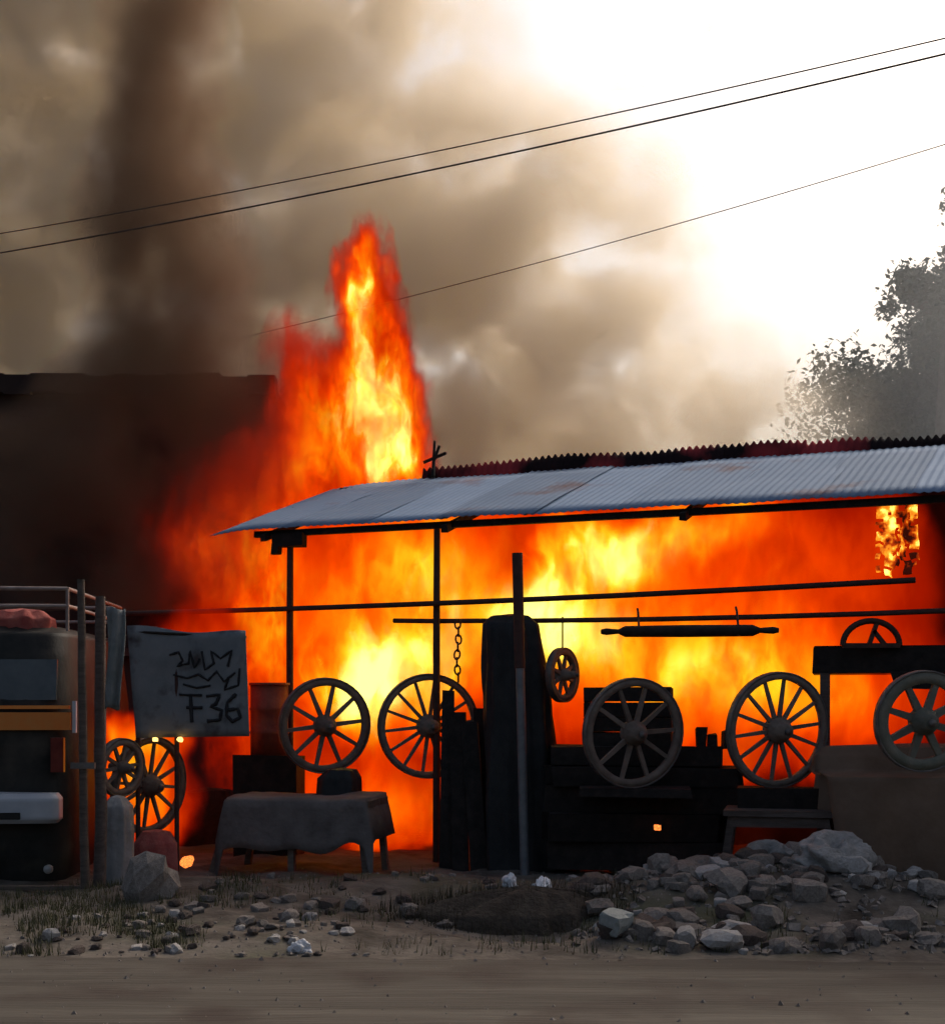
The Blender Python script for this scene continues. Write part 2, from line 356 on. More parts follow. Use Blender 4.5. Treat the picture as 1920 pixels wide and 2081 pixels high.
# ------------------------------------------------------------------ draped and heaped things
def loft(levels, n=40, fold=.02, ff=3.0, p=3.0, sub=6, seed=0, top=True):
    """closed cloth-like body: levels of (z, cx, cy, half x, half y), rounded-rectangle sections with folds"""
    L_ = []
    for a, b_ in zip(levels, levels[1:]):
        for k in range(sub): L_.append([a[i] + (b_[i] - a[i]) * k / sub for i in range(5)])
    L_.append(list(levels[-1])); m = MB(); vs = []; fs = []
    for z, cx, cy_, hx, hy in L_:
        for k in range(n):
            a = 2 * math.pi * k / n; c, s_ = math.cos(a), math.sin(a)
            r = 1 / ((abs(c) ** p + abs(s_) ** p) ** (1 / p))
            f = 1 + fold * (fn(c * ff, s_ * ff, z * .7 + seed, 1.3) * 1.4 + .5 * fn(c * ff * 2.3, s_ * ff * 2.3, z * 1.3 + seed, 1.6)) / max(.12, min(hx, hy))
            vs.append((cx + hx * r * c * f, cy_ + hy * r * s_ * f, z + fold * .5 * fn(c * 2, s_ * 2, z * 3 + seed)))
    for j in range(len(L_) - 1):
        for k in range(n): fs.append((j * n + k, j * n + (k + 1) % n, (j + 1) * n + (k + 1) % n, (j + 1) * n + k))
    m.add(vs, fs, True)
    if top:
        t = len(m.v); cx = sum((v.x for v in m.v[-n:]), 0) / n; cy2 = sum((v.y for v in m.v[-n:]), 0) / n
        zt = max(v.z for v in m.v[-n:]) + .015
        ring = [tuple(v) for v in m.v[-n:]]; m.add(ring + [(cx, cy2, zt)], [(k, (k + 1) % n, n) for k in range(n)], True)
    return m
def zpx(py, Y): return CZ + (HY - py) / FPX * Y
def xpx(px, Y): return (px - 960) / FPX * Y

# pole standing free in front of the shed
Y = 12.75
a, t = P(1067, 1785, Y), P(1051, 1124, Y)
pl = thing('metal_pole', 'straight steel pole standing free before the tall black slab', 'pole', (a.x, Y, gh(a.x, Y)))
mid = a + (t - a) * .68; o0 = Vector(pl.location)
MB().tube([a - o0 - Vector((0, 0, .15)), mid - o0], .040, 12).build('lower_pipe', M_pipe, pl)
MB().tube([mid - o0 - Vector((0, 0, .1)), t - o0], .047, 12).build('backlit_upper_pole', M_dpole, pl)  # dark colour stands in for the pole's backlit upper half

# tall covered stack behind the pole
Y = 13.2
lv = [(-.03, xpx(1072, Y), Y + .12, .37, .24), (zpx(1600, Y), xpx(1062, Y), Y + .1, .33, .22), (zpx(1400, Y), xpx(1050, Y), Y + .08, .29, .20), (zpx(1268, Y), xpx(1040, Y), Y + .06, .225, .16), (zpx(1252, Y), xpx(1039, Y), Y + .06, .15, .1)]
tag(loft(lv, 56, .03, 3.5, 4).build('covered_stack', M_tarp), 'tall black covered slab behind the free standing steel pole', 'stack')

# dark planks leaning left of the slab
for k, (pa, pb, wd, y0) in enumerate((((905, 1735), (912, 1405), .11, 13.5), ((938, 1742), (930, 1448), .13, 13.42), ((972, 1748), (955, 1470), .13, 13.36), ((990, 1745), (975, 1440), .10, 13.55))):
    a = P(*pa, y0 - .12); bb = P(*pb, y0 + .16); a.z = gh(a.x, a.y) - .03
    tag(MB().bar(a, bb, wd * 1.15, .045, up=Vector((0, 1, 0)), jit=.012).build('plank', M_char), ('charred plank leaning right beside the slender post and its wheel', 'second charred plank from the slender post, left of the black slab', 'third charred plank from the slender post, left of the black slab', 'charred plank touching the left edge of the black slab')[k], 'plank', 'charred planks leaning by the black slab')
# hanging chain right of the slender post: links
ch = thing('hanging_chain', 'dark chain hanging from the rail beside the slender post', 'chain', P(930, 1262, 13.55))
lk = MB().tube([(.026 * math.cos(a), 0, .045 * math.sin(a)) for a in [2 * math.pi * i / 10 for i in range(10)]], .010, 5, closed=True).mesh('link')
for k in range(8):
    o = obj('link', lk, M_iron, ch); o.location = (.008 * math.sin(k), 0, -.03 - .072 * k); o.rotation_euler = (0, .15 * math.sin(k * 2), (k % 2) * math.pi / 2)

# hanging axle
a, bb = P(1222, 1284, 12.4), P(1582, 1281, 11.75)
ax = thing('hanging_axle', 'dark cart axle slung under the rail above the wheels', 'axle', (a + bb) / 2)
o0 = (a + bb) / 2; d = bb - a
MB().tube([a - o0 + d * q for q in (0, .03, .10, .14, .5, .86, .9, .97, 1)], [.022, .03, .02, .048, .052, .048, .022, .03, .02], 8).build('shaft', M_char, ax)
for q in (.22, .78):
    p_ = a + d * q - o0
    MB().tube([p_ + Vector((0, -.03, -.045)), p_ + Vector((0, .0, .05)), p_ + Vector((0, .05, .16)), p_ + Vector((0, .1, .2))], .010, 6).build('sling', M_iron, ax)

# low bench left
Y = 13.15
bz = zpx(1622, Y); gz = gh(xpx(620, Y), Y)
bn = thing('work_bench', 'low dark wooden bench carrying the thick spoked wheel', 'bench', (xpx(622, Y), Y, gz), (0, 0, R(-12)))
for k in range(3):
    MB().box((0, -.19 + .21 * k, bz - gz - .03), (1.36, .195, .055), jit=.008).build('top_plank', M_bench, bn)
MB().box((.0, -.3, bz - gz - .12), (1.26, .05, .12), jit=.006).build('apron', M_bench, bn)
MB().box((.0, .34, bz - gz - .12), (1.26, .05, .12), jit=.006).build('apron', M_bench, bn)
for x0, y0, x1 in ((-.60, -.3, -.80), (.60, -.3, .66), (-.04, -.3, -.03), (-.6, .34, -.7), (.6, .34, .66)):
    MB().bar((x1, y0, -.08), (x0, y0, bz - gz - .06), .055, .06, jit=.004).build('leg', M_wood, bn)
cv = MB(); vs_ = []; nI, nJ = 34, 14
for j in range(nJ + 1):
    for i in range(nI + 1):
        q, s_ = i / nI, j / nJ; x0 = -.74 + 1.48 * q; ed = max(0, abs(x0) - .66)
        if s_ < .45: y0, z0 = -.345 - .012 * math.sin(q * 26) - .03 * (1 - s_ / .45), bz - gz + .015 - (.45 - s_) / .45 * (.50 + .14 * fn(q * 4, 1, 2) - .06 * math.sin(q * 3.1))
        else: y0, z0 = -.345 + (s_ - .45) / .55 * .72, bz - gz + .018 + .05 * max(0, fn(q * 3, s_ * 2, 5))
        vs_.append((x0 + .01 * fn(j, i, 1), y0, z0 - ed * 4.5 + .012 * fn(q * 9, s_ * 7, 3)))
co_ = cv.add(vs_, [(j * (nI + 1) + i, j * (nI + 1) + i + 1, (j + 1) * (nI + 1) + i + 1, (j + 1) * (nI + 1) + i) for j in range(nJ) for i in range(nI)], True).build('cover', mat('dusty_grey_cover', (.12, .10, .09), (.21, .18, .165), rough=.95, nscale=4, bump=.5, bscale=18), bn)
md = co_.modifiers.new('thickness', 'SOLIDIFY'); md.thickness = .008
# dark bundle under the wheel on the bench
Y = 13.5
tag(loft([(bz - .02, xpx(690, Y), 13.42, .20, .12), (bz + .16, xpx(690, Y), 13.42, .19, .11), (bz + .24, xpx(695, Y), 13.42, .13, .08)], 30, .03, 3, 2.4).build('tool_bundle', M_tarp), 'black cloth bundle lying on the bench under the wheel', 'bundle')

Yh = 15.6
tag(loft([(-.05, xpx(430, Yh), Yh, .75, .3), (.35, xpx(430, Yh), Yh, .6, .25), (.6, xpx(425, Yh), Yh, .3, .12)], 50, .09, 4, 2.0, seed=17).build('added_black_heap', M_char), 'added black heap hiding the bright ground behind the signboard', 'heap')  # added to hide a strip of bright, sky-lit ground
# rusty drum on a block left of the bench wheel
Y = 14.35
dz0 = zpx(1536, Y); dx = xpx(548, Y)
tag(MB().box((dx, Y, (dz0 - .1) / 2 - .0), (.62, .5, dz0 + .1), jit=.02).build('timber_block', M_char), 'charred timber block under the rusty firelit red drum', 'block')
dr = thing('oil_drum', 'rusty firelit red drum standing between the signboard and the bench wheel', 'drum', (dx, Y, dz0))
r_ = .19; h_ = zpx(1392, Y) - dz0
MB().lathe([(0, 0), (r_, 0), (r_, h_ * .3), (r_ + .012, h_ * .33), (r_, h_ * .36), (r_, h_ * .63), (r_ + .012, h_ * .66), (r_, h_ * .69), (r_, h_), (r_ - .02, h_ - .012), (0, h_ - .012)], 24, axis='Z').build('body', M_drum, dr)
MB().lathe([(r_ - .015, h_ - .005), (r_ + .014, h_ - .005), (r_ + .014, h_ + .02), (r_ - .015, h_ + .02)], 24, axis='Z', closed=True).build('rim', M_drum, dr)

# ------------------------------------------------------------------ signboard on two thin posts
Y = 12.95
tl, tr, bl, br = P(258, 1272, Y), P(500, 1284, Y - .05), P(276, 1498, Y), P(508, 1494, Y - .05)
sg = thing('signboard', 'warped grey tin signboard with black brushed lettering on two thin posts', 'sign', P(380, 1735, Y))
o0 = Vector(sg.location); nU, nV = 16, 14; vs_ = []
def bp_(q, s_):
    p_ = (tl + (tr - tl) * q) * (1 - s_) + (bl + (br - bl) * q) * s_
    p_ = p_ + Vector((0, .03 * math.sin(q * 5) + .02 * fn(q * 3, s_ * 3, 1), .02 * math.sin(q * 7.5 + .6) * (1 - s_) - .01))
    return p_
vs_ = [bp_(i / nU, j / nV) - o0 for j in range(nV + 1) for i in range(nU + 1)]
pn = MB().add(vs_, [(j * (nU + 1) + i, (j + 1) * (nU + 1) + i, (j + 1) * (nU + 1) + i + 1, j * (nU + 1) + i + 1) for j in range(nV) for i in range(nU)], True).build('panel', M_sign, sg)
md = pn.modifiers.new('thickness', 'SOLIDIFY'); md.thickness = .008; md.offset = 0
strokes = [  # brushed lettering, (across, down) on the board
    [(.50, .47 + .14), (.50, .86)], [(.40, .60), (.60, .60)], [(.46, .72), (.60, .72)],
    [(.64, .61), (.76, .60), (.72, .69), (.67, .71), (.77, .75), (.75, .84), (.64, .85)],
    [(.90, .60), (.82, .68), (.81, .80), (.86, .86), (.93, .82), (.91, .74), (.83, .75)],
    [(.34, .24), (.42, .20), (.45, .28), (.40, .33), (.50, .30), (.52, .18), (.55, .34), (.60, .25)],
    [(.62, .18), (.64, .36), (.72, .30), (.70, .18), (.78, .26), (.88, .19), (.84, .34)],
    [(.36, .42), (.48, .44), (.58, .40), (.66, .46), (.74, .38), (.80, .48), (.90, .40)],
    [(.84, .44), (.80, .56), (.92, .52), (.94, .36)], [(.44, .50), (.56, .53), (.68, .51)]]
for st in strokes:
    pts = []
    for (q0, s0), (q1, s1) in zip(st, st[1:]):
        for k in range(4): pts.append(bp_(q0 + (q1 - q0) * k / 4, s0 + (s1 - s0) * k / 4) - o0 - Vector((0, .006, 0)))
    pts.append(bp_(*st[-1]) - o0 - Vector((0, .006, 0)))
    big = st[0][1] > .55
    MB().tube(pts, [(.019 if big else .013) * (.85 + .5 * fn(k_ * .6, st[0][0] * 9, 3)) for k_ in range(len(pts))], 6).build('lettering', M_ink, pn)
bb0 = Vector((0, .018, .15))
MB().tube([tl - o0 + bb0 + Vector((0, 0, -.2)), tr - o0 + bb0 + Vector((0, 0, -.2))], .014, 6).build('batten', M_char, sg)
for px in (279, 358):
    x = xpx(px, Y); MB().tube([(x - o0.x, .03, -.3), (x - o0.x, .03, zpx(1300, Y) - o0.z)], .022, 8).build('post', M_dpole, sg)

# ------------------------------------------------------------------ van parked at the left edge
Y = 12.45
vx = xpx(150, Y); k_ = Y / FPX
vn = thing('parked_van', 'dark van with firelit orange trim band and loaded roof rack parked behind the rough posts', 'van', (vx - .85, Y, gh(vx - .8, Y)), (0, 0, R(4)))
vz = vn.location.z
def Z(py): return zpx(py, Y) - vz
W_ = 1.62
bd = loft([(Z(1795), 0, 1.7, W_ / 2 - .03, 1.62), (Z(1740), 0, 1.7, W_ / 2, 1.68), (Z(1490), 0, 1.7, W_ / 2 + .01, 1.70), (Z(1432), 0, 1.7, W_ / 2, 1.69), (Z(1330), 0, 1.72, W_ / 2 - .05, 1.62), (Z(1285), 0, 1.74, W_ / 2 - .08, 1.56), (Z(1268), 0, 1.74, W_ / 2 - .2, 1.40)], 64, .002, 3, 9).build('body', M_van, vn)
yb = .045
MB().box((0, yb + .02, (Z(1340) + Z(1424)) / 2), (W_ - .26, .05, Z(1340) - Z(1424)), Euler((R(-7), 0, 0)).to_matrix()).build('rear_window', M_glass, vn)
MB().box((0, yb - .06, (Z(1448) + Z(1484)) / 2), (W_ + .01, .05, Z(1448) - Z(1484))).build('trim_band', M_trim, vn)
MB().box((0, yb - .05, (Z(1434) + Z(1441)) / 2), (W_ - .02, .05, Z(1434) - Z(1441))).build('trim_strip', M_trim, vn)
MB().box((.84, yb - .03, (Z(1425) + Z(1490)) / 2), (.03, .06, Z(1425) - Z(1490))).build('corner_reflector', M_bump, vn)
bm_ = loft([(Z(1672), 0, -.06, W_ / 2 - .1, .10), (Z(1664), 0, -.06, W_ / 2 - .07, .13), (Z(1622), 0, -.06, W_ / 2 - .07, .13), (Z(1612), 0, -.06, W_ / 2 - .1, .1)], 40, .001, 3, 8).build('bumper', M_bump, vn)
MB().box((-.05, -.19, (Z(1650) + Z(1662)) / 2), (.95, .02, Z(1648) - Z(1662))).build('slot', M_van, bm_)
MB().lathe([(0, -.02), (.035, -.02), (.04, 0), (.04, .03), (0, .03)], 14).build('reversing_lamp', M_lamp, vn).location = (.62, -.02, Z(1768))
MB().box((0, .0, Z(1808)), (W_ - .1, .06, .03)).build('sill', M_wood, vn)
for sx in (-1, 1):
    for wy in (.55, 2.7):
        ty = MB().lathe([(.14, -.09), (.26, -.09), (.29, -.06), (.29, .06), (.26, .09), (.14, .09)], 24).build('wheel', M_rubber, vn)
        ty.location = (sx * (W_ / 2 - .13), wy, .27); ty.rotation_euler = (0, 0, R(90))
        MB().lathe([(0, -.05), (.15, -.06), (.15, .06), (0, .05)], 18).build('rim', M_band, ty)
for sx in (-1, 1):
    MB().box((sx * .70, -.0, (Z(1500) + Z(1570)) / 2), (.11, .07, Z(1500) - Z(1570))).build('tail_lamp', mat('dusty_red_lens', (.12, .01, .008), (.20, .03, .02), rough=.3, nscale=8, bump=0), vn)
MB().box((0, -.012, (Z(1500) + Z(1600)) / 2), (.012, .03, Z(1500) - Z(1600))).build('door_seam', M_rubber, vn)
MB().box((.12, -.02, Z(1520)), (.16, .04, .035)).build('door_handle', M_band, vn)
rk = MB()
for zz in (1192, 1228):
    rk.tube([(-.78, .2, Z(zz)), (.74, .2, Z(zz))], .018, 7).tube([(-.78, 2.9, Z(zz)), (.74, 2.9, Z(zz))], .018, 7).tube([(.74, .2, Z(zz)), (.74, 2.9, Z(zz))], .018, 7).tube([(-.78, .2, Z(zz)), (-.78, 2.9, Z(zz))], .018, 7)
rko = rk.build('roof_rack', M_rack, vn)
for xx, yy in ((-.78, .2), (.74, .2), (.0, .2), (-.78, 2.9), (.74, 2.9)):
    MB().tube([(xx, yy, Z(1280)), (xx, yy, Z(1192))], .016, 6).build('rack_stay', M_rack, rko)
def onvan(x, y, z): return vn.matrix_basis @ Vector((x, y, z))
p_ = onvan(.28, .46, Z(1276))
tag(loft([(p_.z - .015, p_.x, p_.y, .28, .16), (p_.z + .10, p_.x, p_.y, .30, .17), (p_.z + .17, p_.x, p_.y, .2, .1)], 36, .05, 3, 2.2).build('cloth_bundle', M_redcloth), 'faded red cloth bundle tied on the van roof under its rack', 'bundle')
p_ = onvan(-.38, .52, Z(1276))
tag(loft([(p_.z - .015, p_.x, p_.y, .30, .2), (p_.z + .08, p_.x, p_.y, .30, .18), (p_.z + .13, p_.x, p_.y, .2, .1)], 36, .05, 3, 2.2, seed=4).build('cloth_bundle', M_greycloth), 'grey green cloth bundle on the van roof beside the red one', 'bundle')

# rough posts in front of the van
for px, top, bot, r0, lab in ((170, 1178, 1818, .036, 'pale rough post standing at the corner of the parked van'), (209, 1212, 1812, .05, 'dark knotty post standing between the van and the signboard')):
    Y = 11.9 if px == 170 else 12.05
    x = xpx(px, Y); zt = zpx(top, Y); pts = []; n_ = 12
    for k in range(n_ + 1):
        q = k / n_; pts.append((x - .02 + .04 * q * 0 + .018 * fn(k * .4, px, 1) + (.03 * (1 - q) if px == 170 else 0), Y, -.2 + (zt + .2) * q))
    tag(MB().tube(pts, [r0 * (1.1 - .25 * k / n_ + .12 * fn(k, px, 7, .9)) for k in range(n_ + 1)], 9).build('post', M_wood if px == 170 else M_bench), lab, 'post')
pp = [o for o in C.objects if o.name == 'post' and o.parent is None] or [o for o in C.objects if o.get('label', '').startswith('pale rough post')]
pp = [o for o in C.objects if o.get('label', '').startswith('pale rough post')][0]
for zpy in (1806, 1556):
    MB().bar((xpx(-260, 11.9), 11.9, zpx(zpy, 11.9)), (xpx(172, 11.9), 11.9, zpx(zpy, 11.9)) , .05, .04, jit=.004).build('rail', M_wood, pp) if zpy == 1806 else MB().bar((xpx(146, 11.9), 11.88, zpx(zpy, 11.9)), (xpx(196, 11.9), 11.86, zpx(zpy, 11.9)), .03, .05, jit=.003).build('clamp', M_band, pp)
# cloth hanging on the dark post
Y = 12.0
m_ = MB(); vs_ = []
for j in range(15):
    for i in range(9):
        q, s_ = i / 8, j / 14
        c = P(216 + q * 38 * (1 - .15 * s_) + 3 * math.sin(s_ * 5), 1236 + s_ * 205, Y - .05)
        vs_.append(c + Vector((0, .03 * math.sin(q * 9 + s_ * 2) + .02 * fn(q * 4, s_ * 3, 2), .015 * math.sin(q * 6))))
hc = m_.add(vs_, [(j * 9 + i, j * 9 + i + 1, (j + 1) * 9 + i + 1, (j + 1) * 9 + i) for j in range(14) for i in range(8)], True).build('hanging_cloth', M_greycloth)
md = hc.modifiers.new('thickness', 'SOLIDIFY'); md.thickness = .008
tag(hc, 'grey cloth hanging in folds on the dark knotty post', 'cloth')
# pale sack at the foot of the wheels, rag beyond
Y = 12.35
x = xpx(238, Y); gz = gh(x, Y)
tag(loft([(gz - .02, x, Y, .13, .12), (zpx(1690, Y), x, Y, .14, .12), (zpx(1640, Y), x, Y, .12, .1), (zpx(1622, Y), x, Y, .06, .05)], 30, .03, 3, 2.4).build('sack', M_sack), 'pale upright sack at the foot of the small wheel', 'sack')
Y = 12.95
x = xpx(318, Y); gz = gh(x, Y)
tag(loft([(gz - .02, x, Y, .20, .12), (zpx(1715, Y), x, Y, .2, .12), (zpx(1690, Y), x, Y, .12, .07)], 30, .03, 3, 2.4, seed=3).build('cloth_heap', M_redcloth), 'faded red cloth heap on the ground under the signboard', 'cloth')

# ------------------------------------------------------------------ charred stack, crate, tables, cart right of the pole
Y = 12.75
cz0, cz1 = zpx(1520, Y), zpx(1396, Y)
cr = thing('charred_crate', 'charred black crate behind the pale rimmed wheel', 'crate', (xpx(1283, Y), Y + .22, cz0), (0, 0, R(-10)))
cw, chh = 178 * Y / FPX, cz1 - cz0
for k in range(4):
    MB().box((0, -.17, chh * (k + .5) / 4), (cw, .025, chh / 4 - .012), jit=.006).build('slat', M_char, cr)
    MB().box((0, .17, chh * (k + .5) / 4), (cw, .025, chh / 4 - .012), jit=.006).build('slat', M_char, cr)
for sx in (-1, 1): MB().box((sx * (cw / 2 - .02), 0, chh / 2), (.035, .31, chh - .01), jit=.004).build('end_panel', M_char, cr)
MB().box((0, 0, .012), (cw - .08, .3, .02)).build('base', M_char, cr)
# stack of charred timbers: each beam lies on the ones below
sk = 0
for row, (py0, py1, pa, pb) in enumerate(((1772, 1715, 1120, 1480), (1712, 1655, 1108, 1468), (1652, 1600, 1120, 1490), (1597, 1560, 1112, 1500), (1557, 1520, 1130, 1470))):
    for col in range(3):
        Yc = 12.62 + .21 * col - .05 * (row % 2); z0, z1 = zpx(py0, 12.62), zpx(py1, 12.62)
        xa, xb = xpx(pa + rnd.uniform(-14, 14), Yc), xpx(pb + rnd.uniform(-14, 14), Yc)
        yaw = rnd.uniform(-3, 3) - 6
        o = MB().box((0, 0, 0), (xb - xa, .19, z1 - z0 + .012), jit=.014).build('charred_beam', M_char)
        o.location = ((xa + xb) / 2, Yc + .1, (z0 + z1) / 2); o.rotation_euler = (0, 0, R(yaw))
        tag(o, 'charred black beam in the ' + ('lowest', 'second', 'middle', 'fourth', 'topmost')[row] + ' layer of the stack under the pale rimmed wheel', 'beam', 'charred beams stacked under the wheel')
for oc, (px, py) in enumerate(((1425, 1498), (1446, 1510), (1478, 1505))):
    Yc = 12.7; o = MB().box((0, 0, 0), (.085, .1, .16), jit=.012).build('timber_offcut', M_char); o.location = (xpx(px, Yc), Yc, zpx(py, Yc)); o.rotation_euler = (0, 0, R(20 * fn(px, 1, 1)))
    tag(o, ('charred offcut on the beam stack, the one nearest the black crate', 'middle one of three charred offcuts on the beam stack', 'charred offcut on the beam stack, the one nearest the many spoked wheel')[oc], 'offcut', 'charred offcuts on the beam stack')
o = MB().box((0, 0, 0), (.95, .42, .075), jit=.01).build('charred_beam', M_char); o.location = (xpx(1290, 12.4), 12.42, zpx(1611, 12.3)); o.rotation_euler = (0, 0, R(-5))
tag(o, 'charred beam jutting out of the stack right under the pale rimmed wheel', 'beam')
# glowing embers
def ember(px, py, Y, r, lab, m=M_ember):
    o = obj('ember', rockmesh('ember', int(px) % 17, 2, .8), m); o.location = P(px, py, Y); o.scale = (r, r, r); return tag(o, lab, 'ember')
ember(1336, 1682, 12.38, .045, 'small red ember glowing in a gap of the beam stack')
ember(382, 1752, 12.3, .06, 'orange ember glowing on the ground under the signboard')

for px_, lab in ((316, 'bright ember glowing at the lower edge of the signboard, beside the tall reddish wheel'), (366, 'bright ember glowing at the lower edge of the signboard, beside its inner post')):
    e_ = ember(px_, 1503, 12.9, .034, lab, M_ember2)
# low table
Y = 11.75
tz = zpx(1648, Y); gz = gh(xpx(1585, Y), Y)
tb = thing('low_table', 'low brown table standing under the many spoked wheel', 'table', (xpx(1590, Y), Y + .15, gz), (0, 0, R(-14)))
MB().box((0, 0, tz - gz - .02), (.86, .5, .045), jit=.008).build('table_top', M_bench, tb)
for sx in (-1, 1):
    for sy in (-1, 1): MB().bar((sx * .45, sy * .2, -.1), (sx * .37, sy * .19, tz - gz - .03), .06, .05, jit=.004).build('leg', M_bench, tb)
MB().box((0, -.2, tz - gz - .09), (.78, .03, .09), jit=.004).build('apron', M_bench, tb)
# dark box on the table carrying the wheel
Y = 12.0
tag(MB().box((xpx(1590, Y), Y + .05, (zpx(1603, Y) + tz) / 2), (.72, .34, zpx(1603, Y) - tz + .012), Euler((0, 0, R(-14))).to_matrix(), jit=.012).build('wooden_box', M_char), 'charred flat box on the low table under the many spoked wheel', 'box')

# brown tarpaulin stack at the right edge
Y = 11.45
lv = [(.0, xpx(1930, Y), Y + .3, .72, .50), (zpx(1740, Y), xpx(1905, Y), Y + .3, .80, .52), (zpx(1650, Y), xpx(1905, Y), Y + .3, .84, .52), (zpx(1580, Y), xpx(1905, Y), Y + .3, .84, .50), (zpx(1572, Y), xpx(1905, Y), Y + .50, .84, .30), (zpx(1540, Y), xpx(1905, Y), Y + .52, .82, .27), (zpx(1520, Y), xpx(1905, Y), Y + .52, .74, .2)]
tag(loft(lv, 64, .035, 2.5, 5).build('covered_stack', M_btarp), 'broad stack under brown tarpaulin at the edge of the rubble', 'stack')
# cart bed standing on legs, hoop on top
Y = 12.15
ct = thing('cart_bed', 'dark heavy cart bed raised on posts above the greenish wheel', 'cart', (xpx(1800, Y), Y, gh(xpx(1800, Y), Y)), (0, 0, ROT * .6))
cz = ct.location.z
z0, z1 = zpx(1366, Y) - cz, zpx(1312, Y) - cz
for k in range(4): MB().box((.12, .12 + .17 * k, z1 - .03), (1.42, .16, .055), jit=.008).build('deck_plank', M_char, ct)
MB().box((.12, .045, (z0 + z1) / 2 - .01), (1.44, .06, z1 - z0), jit=.008).build('side_beam', M_char, ct)
MB().box((.12, .73, (z0 + z1) / 2 - .01), (1.44, .06, z1 - z0), jit=.008).build('side_beam', M_char, ct)
for x, y in ((-.50, .06), (.70, .06), (-.50, .7), (.70, .7)):
    MB().bar((x, y, -.15), (x, y, z0 + .05), .075, .075, jit=.006).build('leg', M_bench, ct)
MB().box((.25, -.01, z0 - .07), (.34, .07, .14), taper=1.25, jit=.01).build('axle_block', M_char, ct)
hp = thing('iron_hoop', 'small iron hoop with crossed bars standing on the cart bed', 'hoop', P(1770, 1312, Y - .03))
rr = 50 * Y / FPX
MB().tube([(rr * 1.15 * math.cos(a), 0, rr * math.sin(a) * 1.0 - .0) for a in [math.pi * i / 16 for i in range(17)]], .026, 8).build('arch', M_iron, hp)
MB().bar((-.02, 0, 0), (.05, 0, rr * .95), .035, .035).build('bar', M_iron, hp)
MB().bar((.12, 0, 0), (.02, 0, rr * .6), .035, .035).build('bar', M_iron, hp)
MB().bar((-rr * 1.15, 0, .0), (rr * 1.15, 0, .0), .05, .04).build('foot_bar', M_iron, hp)

# burning cloth hanging from the eave
Y = 11.95
m_ = MB(); vs_ = []
for j in range(23):
    for i in range(13):
        q, s_ = i / 12, j / 22
        c = P(1782 + q * 84 + 5 * fn(s_ * 4, q, 1, 2), 1020 + s_ * 150 + 12 * fn(q * 6, s_, 5, 1.5) * s_, Y + .25)
        vs_.append(c + Vector((0, .04 * math.sin(q * 8 + s_ * 3), 0)))
fs_ = []
for j in range(22):
    for i in range(12):
        hole = (fn(i * .37, j * .3, 4, 1.2) > .12 and 2 < i < 10) or (j > 4 and fn(i * .5, j * .4, 9, 1.1) > .05 and i in (0, 1, 10, 11)) or (j > 18 and fn(i, j, 2, .7) > 0)
        if not hole: fs_.append((j * 13 + i, j * 13 + i + 1, (j + 1) * 13 + i + 1, (j + 1) * 13 + i))
bc = m_.add(vs_, fs_, True).build('burning_cloth', M_burn); md = bc.modifiers.new('thickness', 'SOLIDIFY'); md.thickness = .01
tag(bc, 'tattered cloth burning bright yellow hanging under the tin roof', 'cloth')

# ------------------------------------------------------------------ rubble, stones, litter
RM = [rockmesh('stone', s_ + 1, 2, .62 + .1 * (s_ % 4), .28 + .04 * (s_ % 3)) for s_ in range(8)]
def stone(px, py, wpx, m, lab, cat='stone', group=None, name='stone', sz=None, seed=None, sink=.55):
    # find where the ray of this ground point meets the terrain
    Y = 11.0
    for _ in range(12):
        X = xpx(px, Y); z = gh(X, Y); Y = (CZ - z) * FPX / max(60, py - HY)
    X = xpx(px, Y); r = wpx * Y / FPX / 2
    me = RM[rnd.randrange(8) if seed is None else seed]
    key = (me.name, m.name)
    if key not in SC:
        c = me.copy(); c.materials.clear(); c.materials.append(m); SC[key] = c
    o = obj(name, SC[key], m); k = sz or (1, rnd.uniform(.7, 1.1), rnd.uniform(.6, 1.0))
    o.scale = (r * k[0], r * k[1], r * k[2]); o.location = (X, Y, gh(X, Y) + r * k[2] * .62 * (1 - sink))
    o.rotation_euler = (rnd.uniform(-.25, .25), rnd.uniform(-.25, .25), rnd.uniform(0, 6.28))
    return tag(o, lab, cat, group)
SC = {}
stone(313, 1822, 118, M_stone, 'big grey boulder lying before the dark knotty post', 'boulder', name='boulder', sz=(1, .7, 1.15), seed=2, sink=.15)
stone(1250, 1925, 105, M_gblock, 'greenish grey concrete block at the road edge of the rubble', 'block', name='concrete_block', sz=(.8, .8, 1.1), seed=4, sink=.2)
stone(1392, 1928, 72, M_pstone, 'pale upright stone next to the greenish concrete block', 'stone', sz=(.8, .7, 1.2), seed=1, sink=.2)
stone(1468, 1930, 92, M_pstone, 'flat pale stone at the road edge of the rubble', 'stone', sz=(1, .8, .75), seed=5, sink=.2)
stone(1318, 1772, 34, M_pstone, 'small pale stone before the charred beam stack', 'stone', seed=3)
stone(1258, 1775, 52, M_pstone, 'broad pale stone between the pole and the beam stack', 'stone', seed=6)
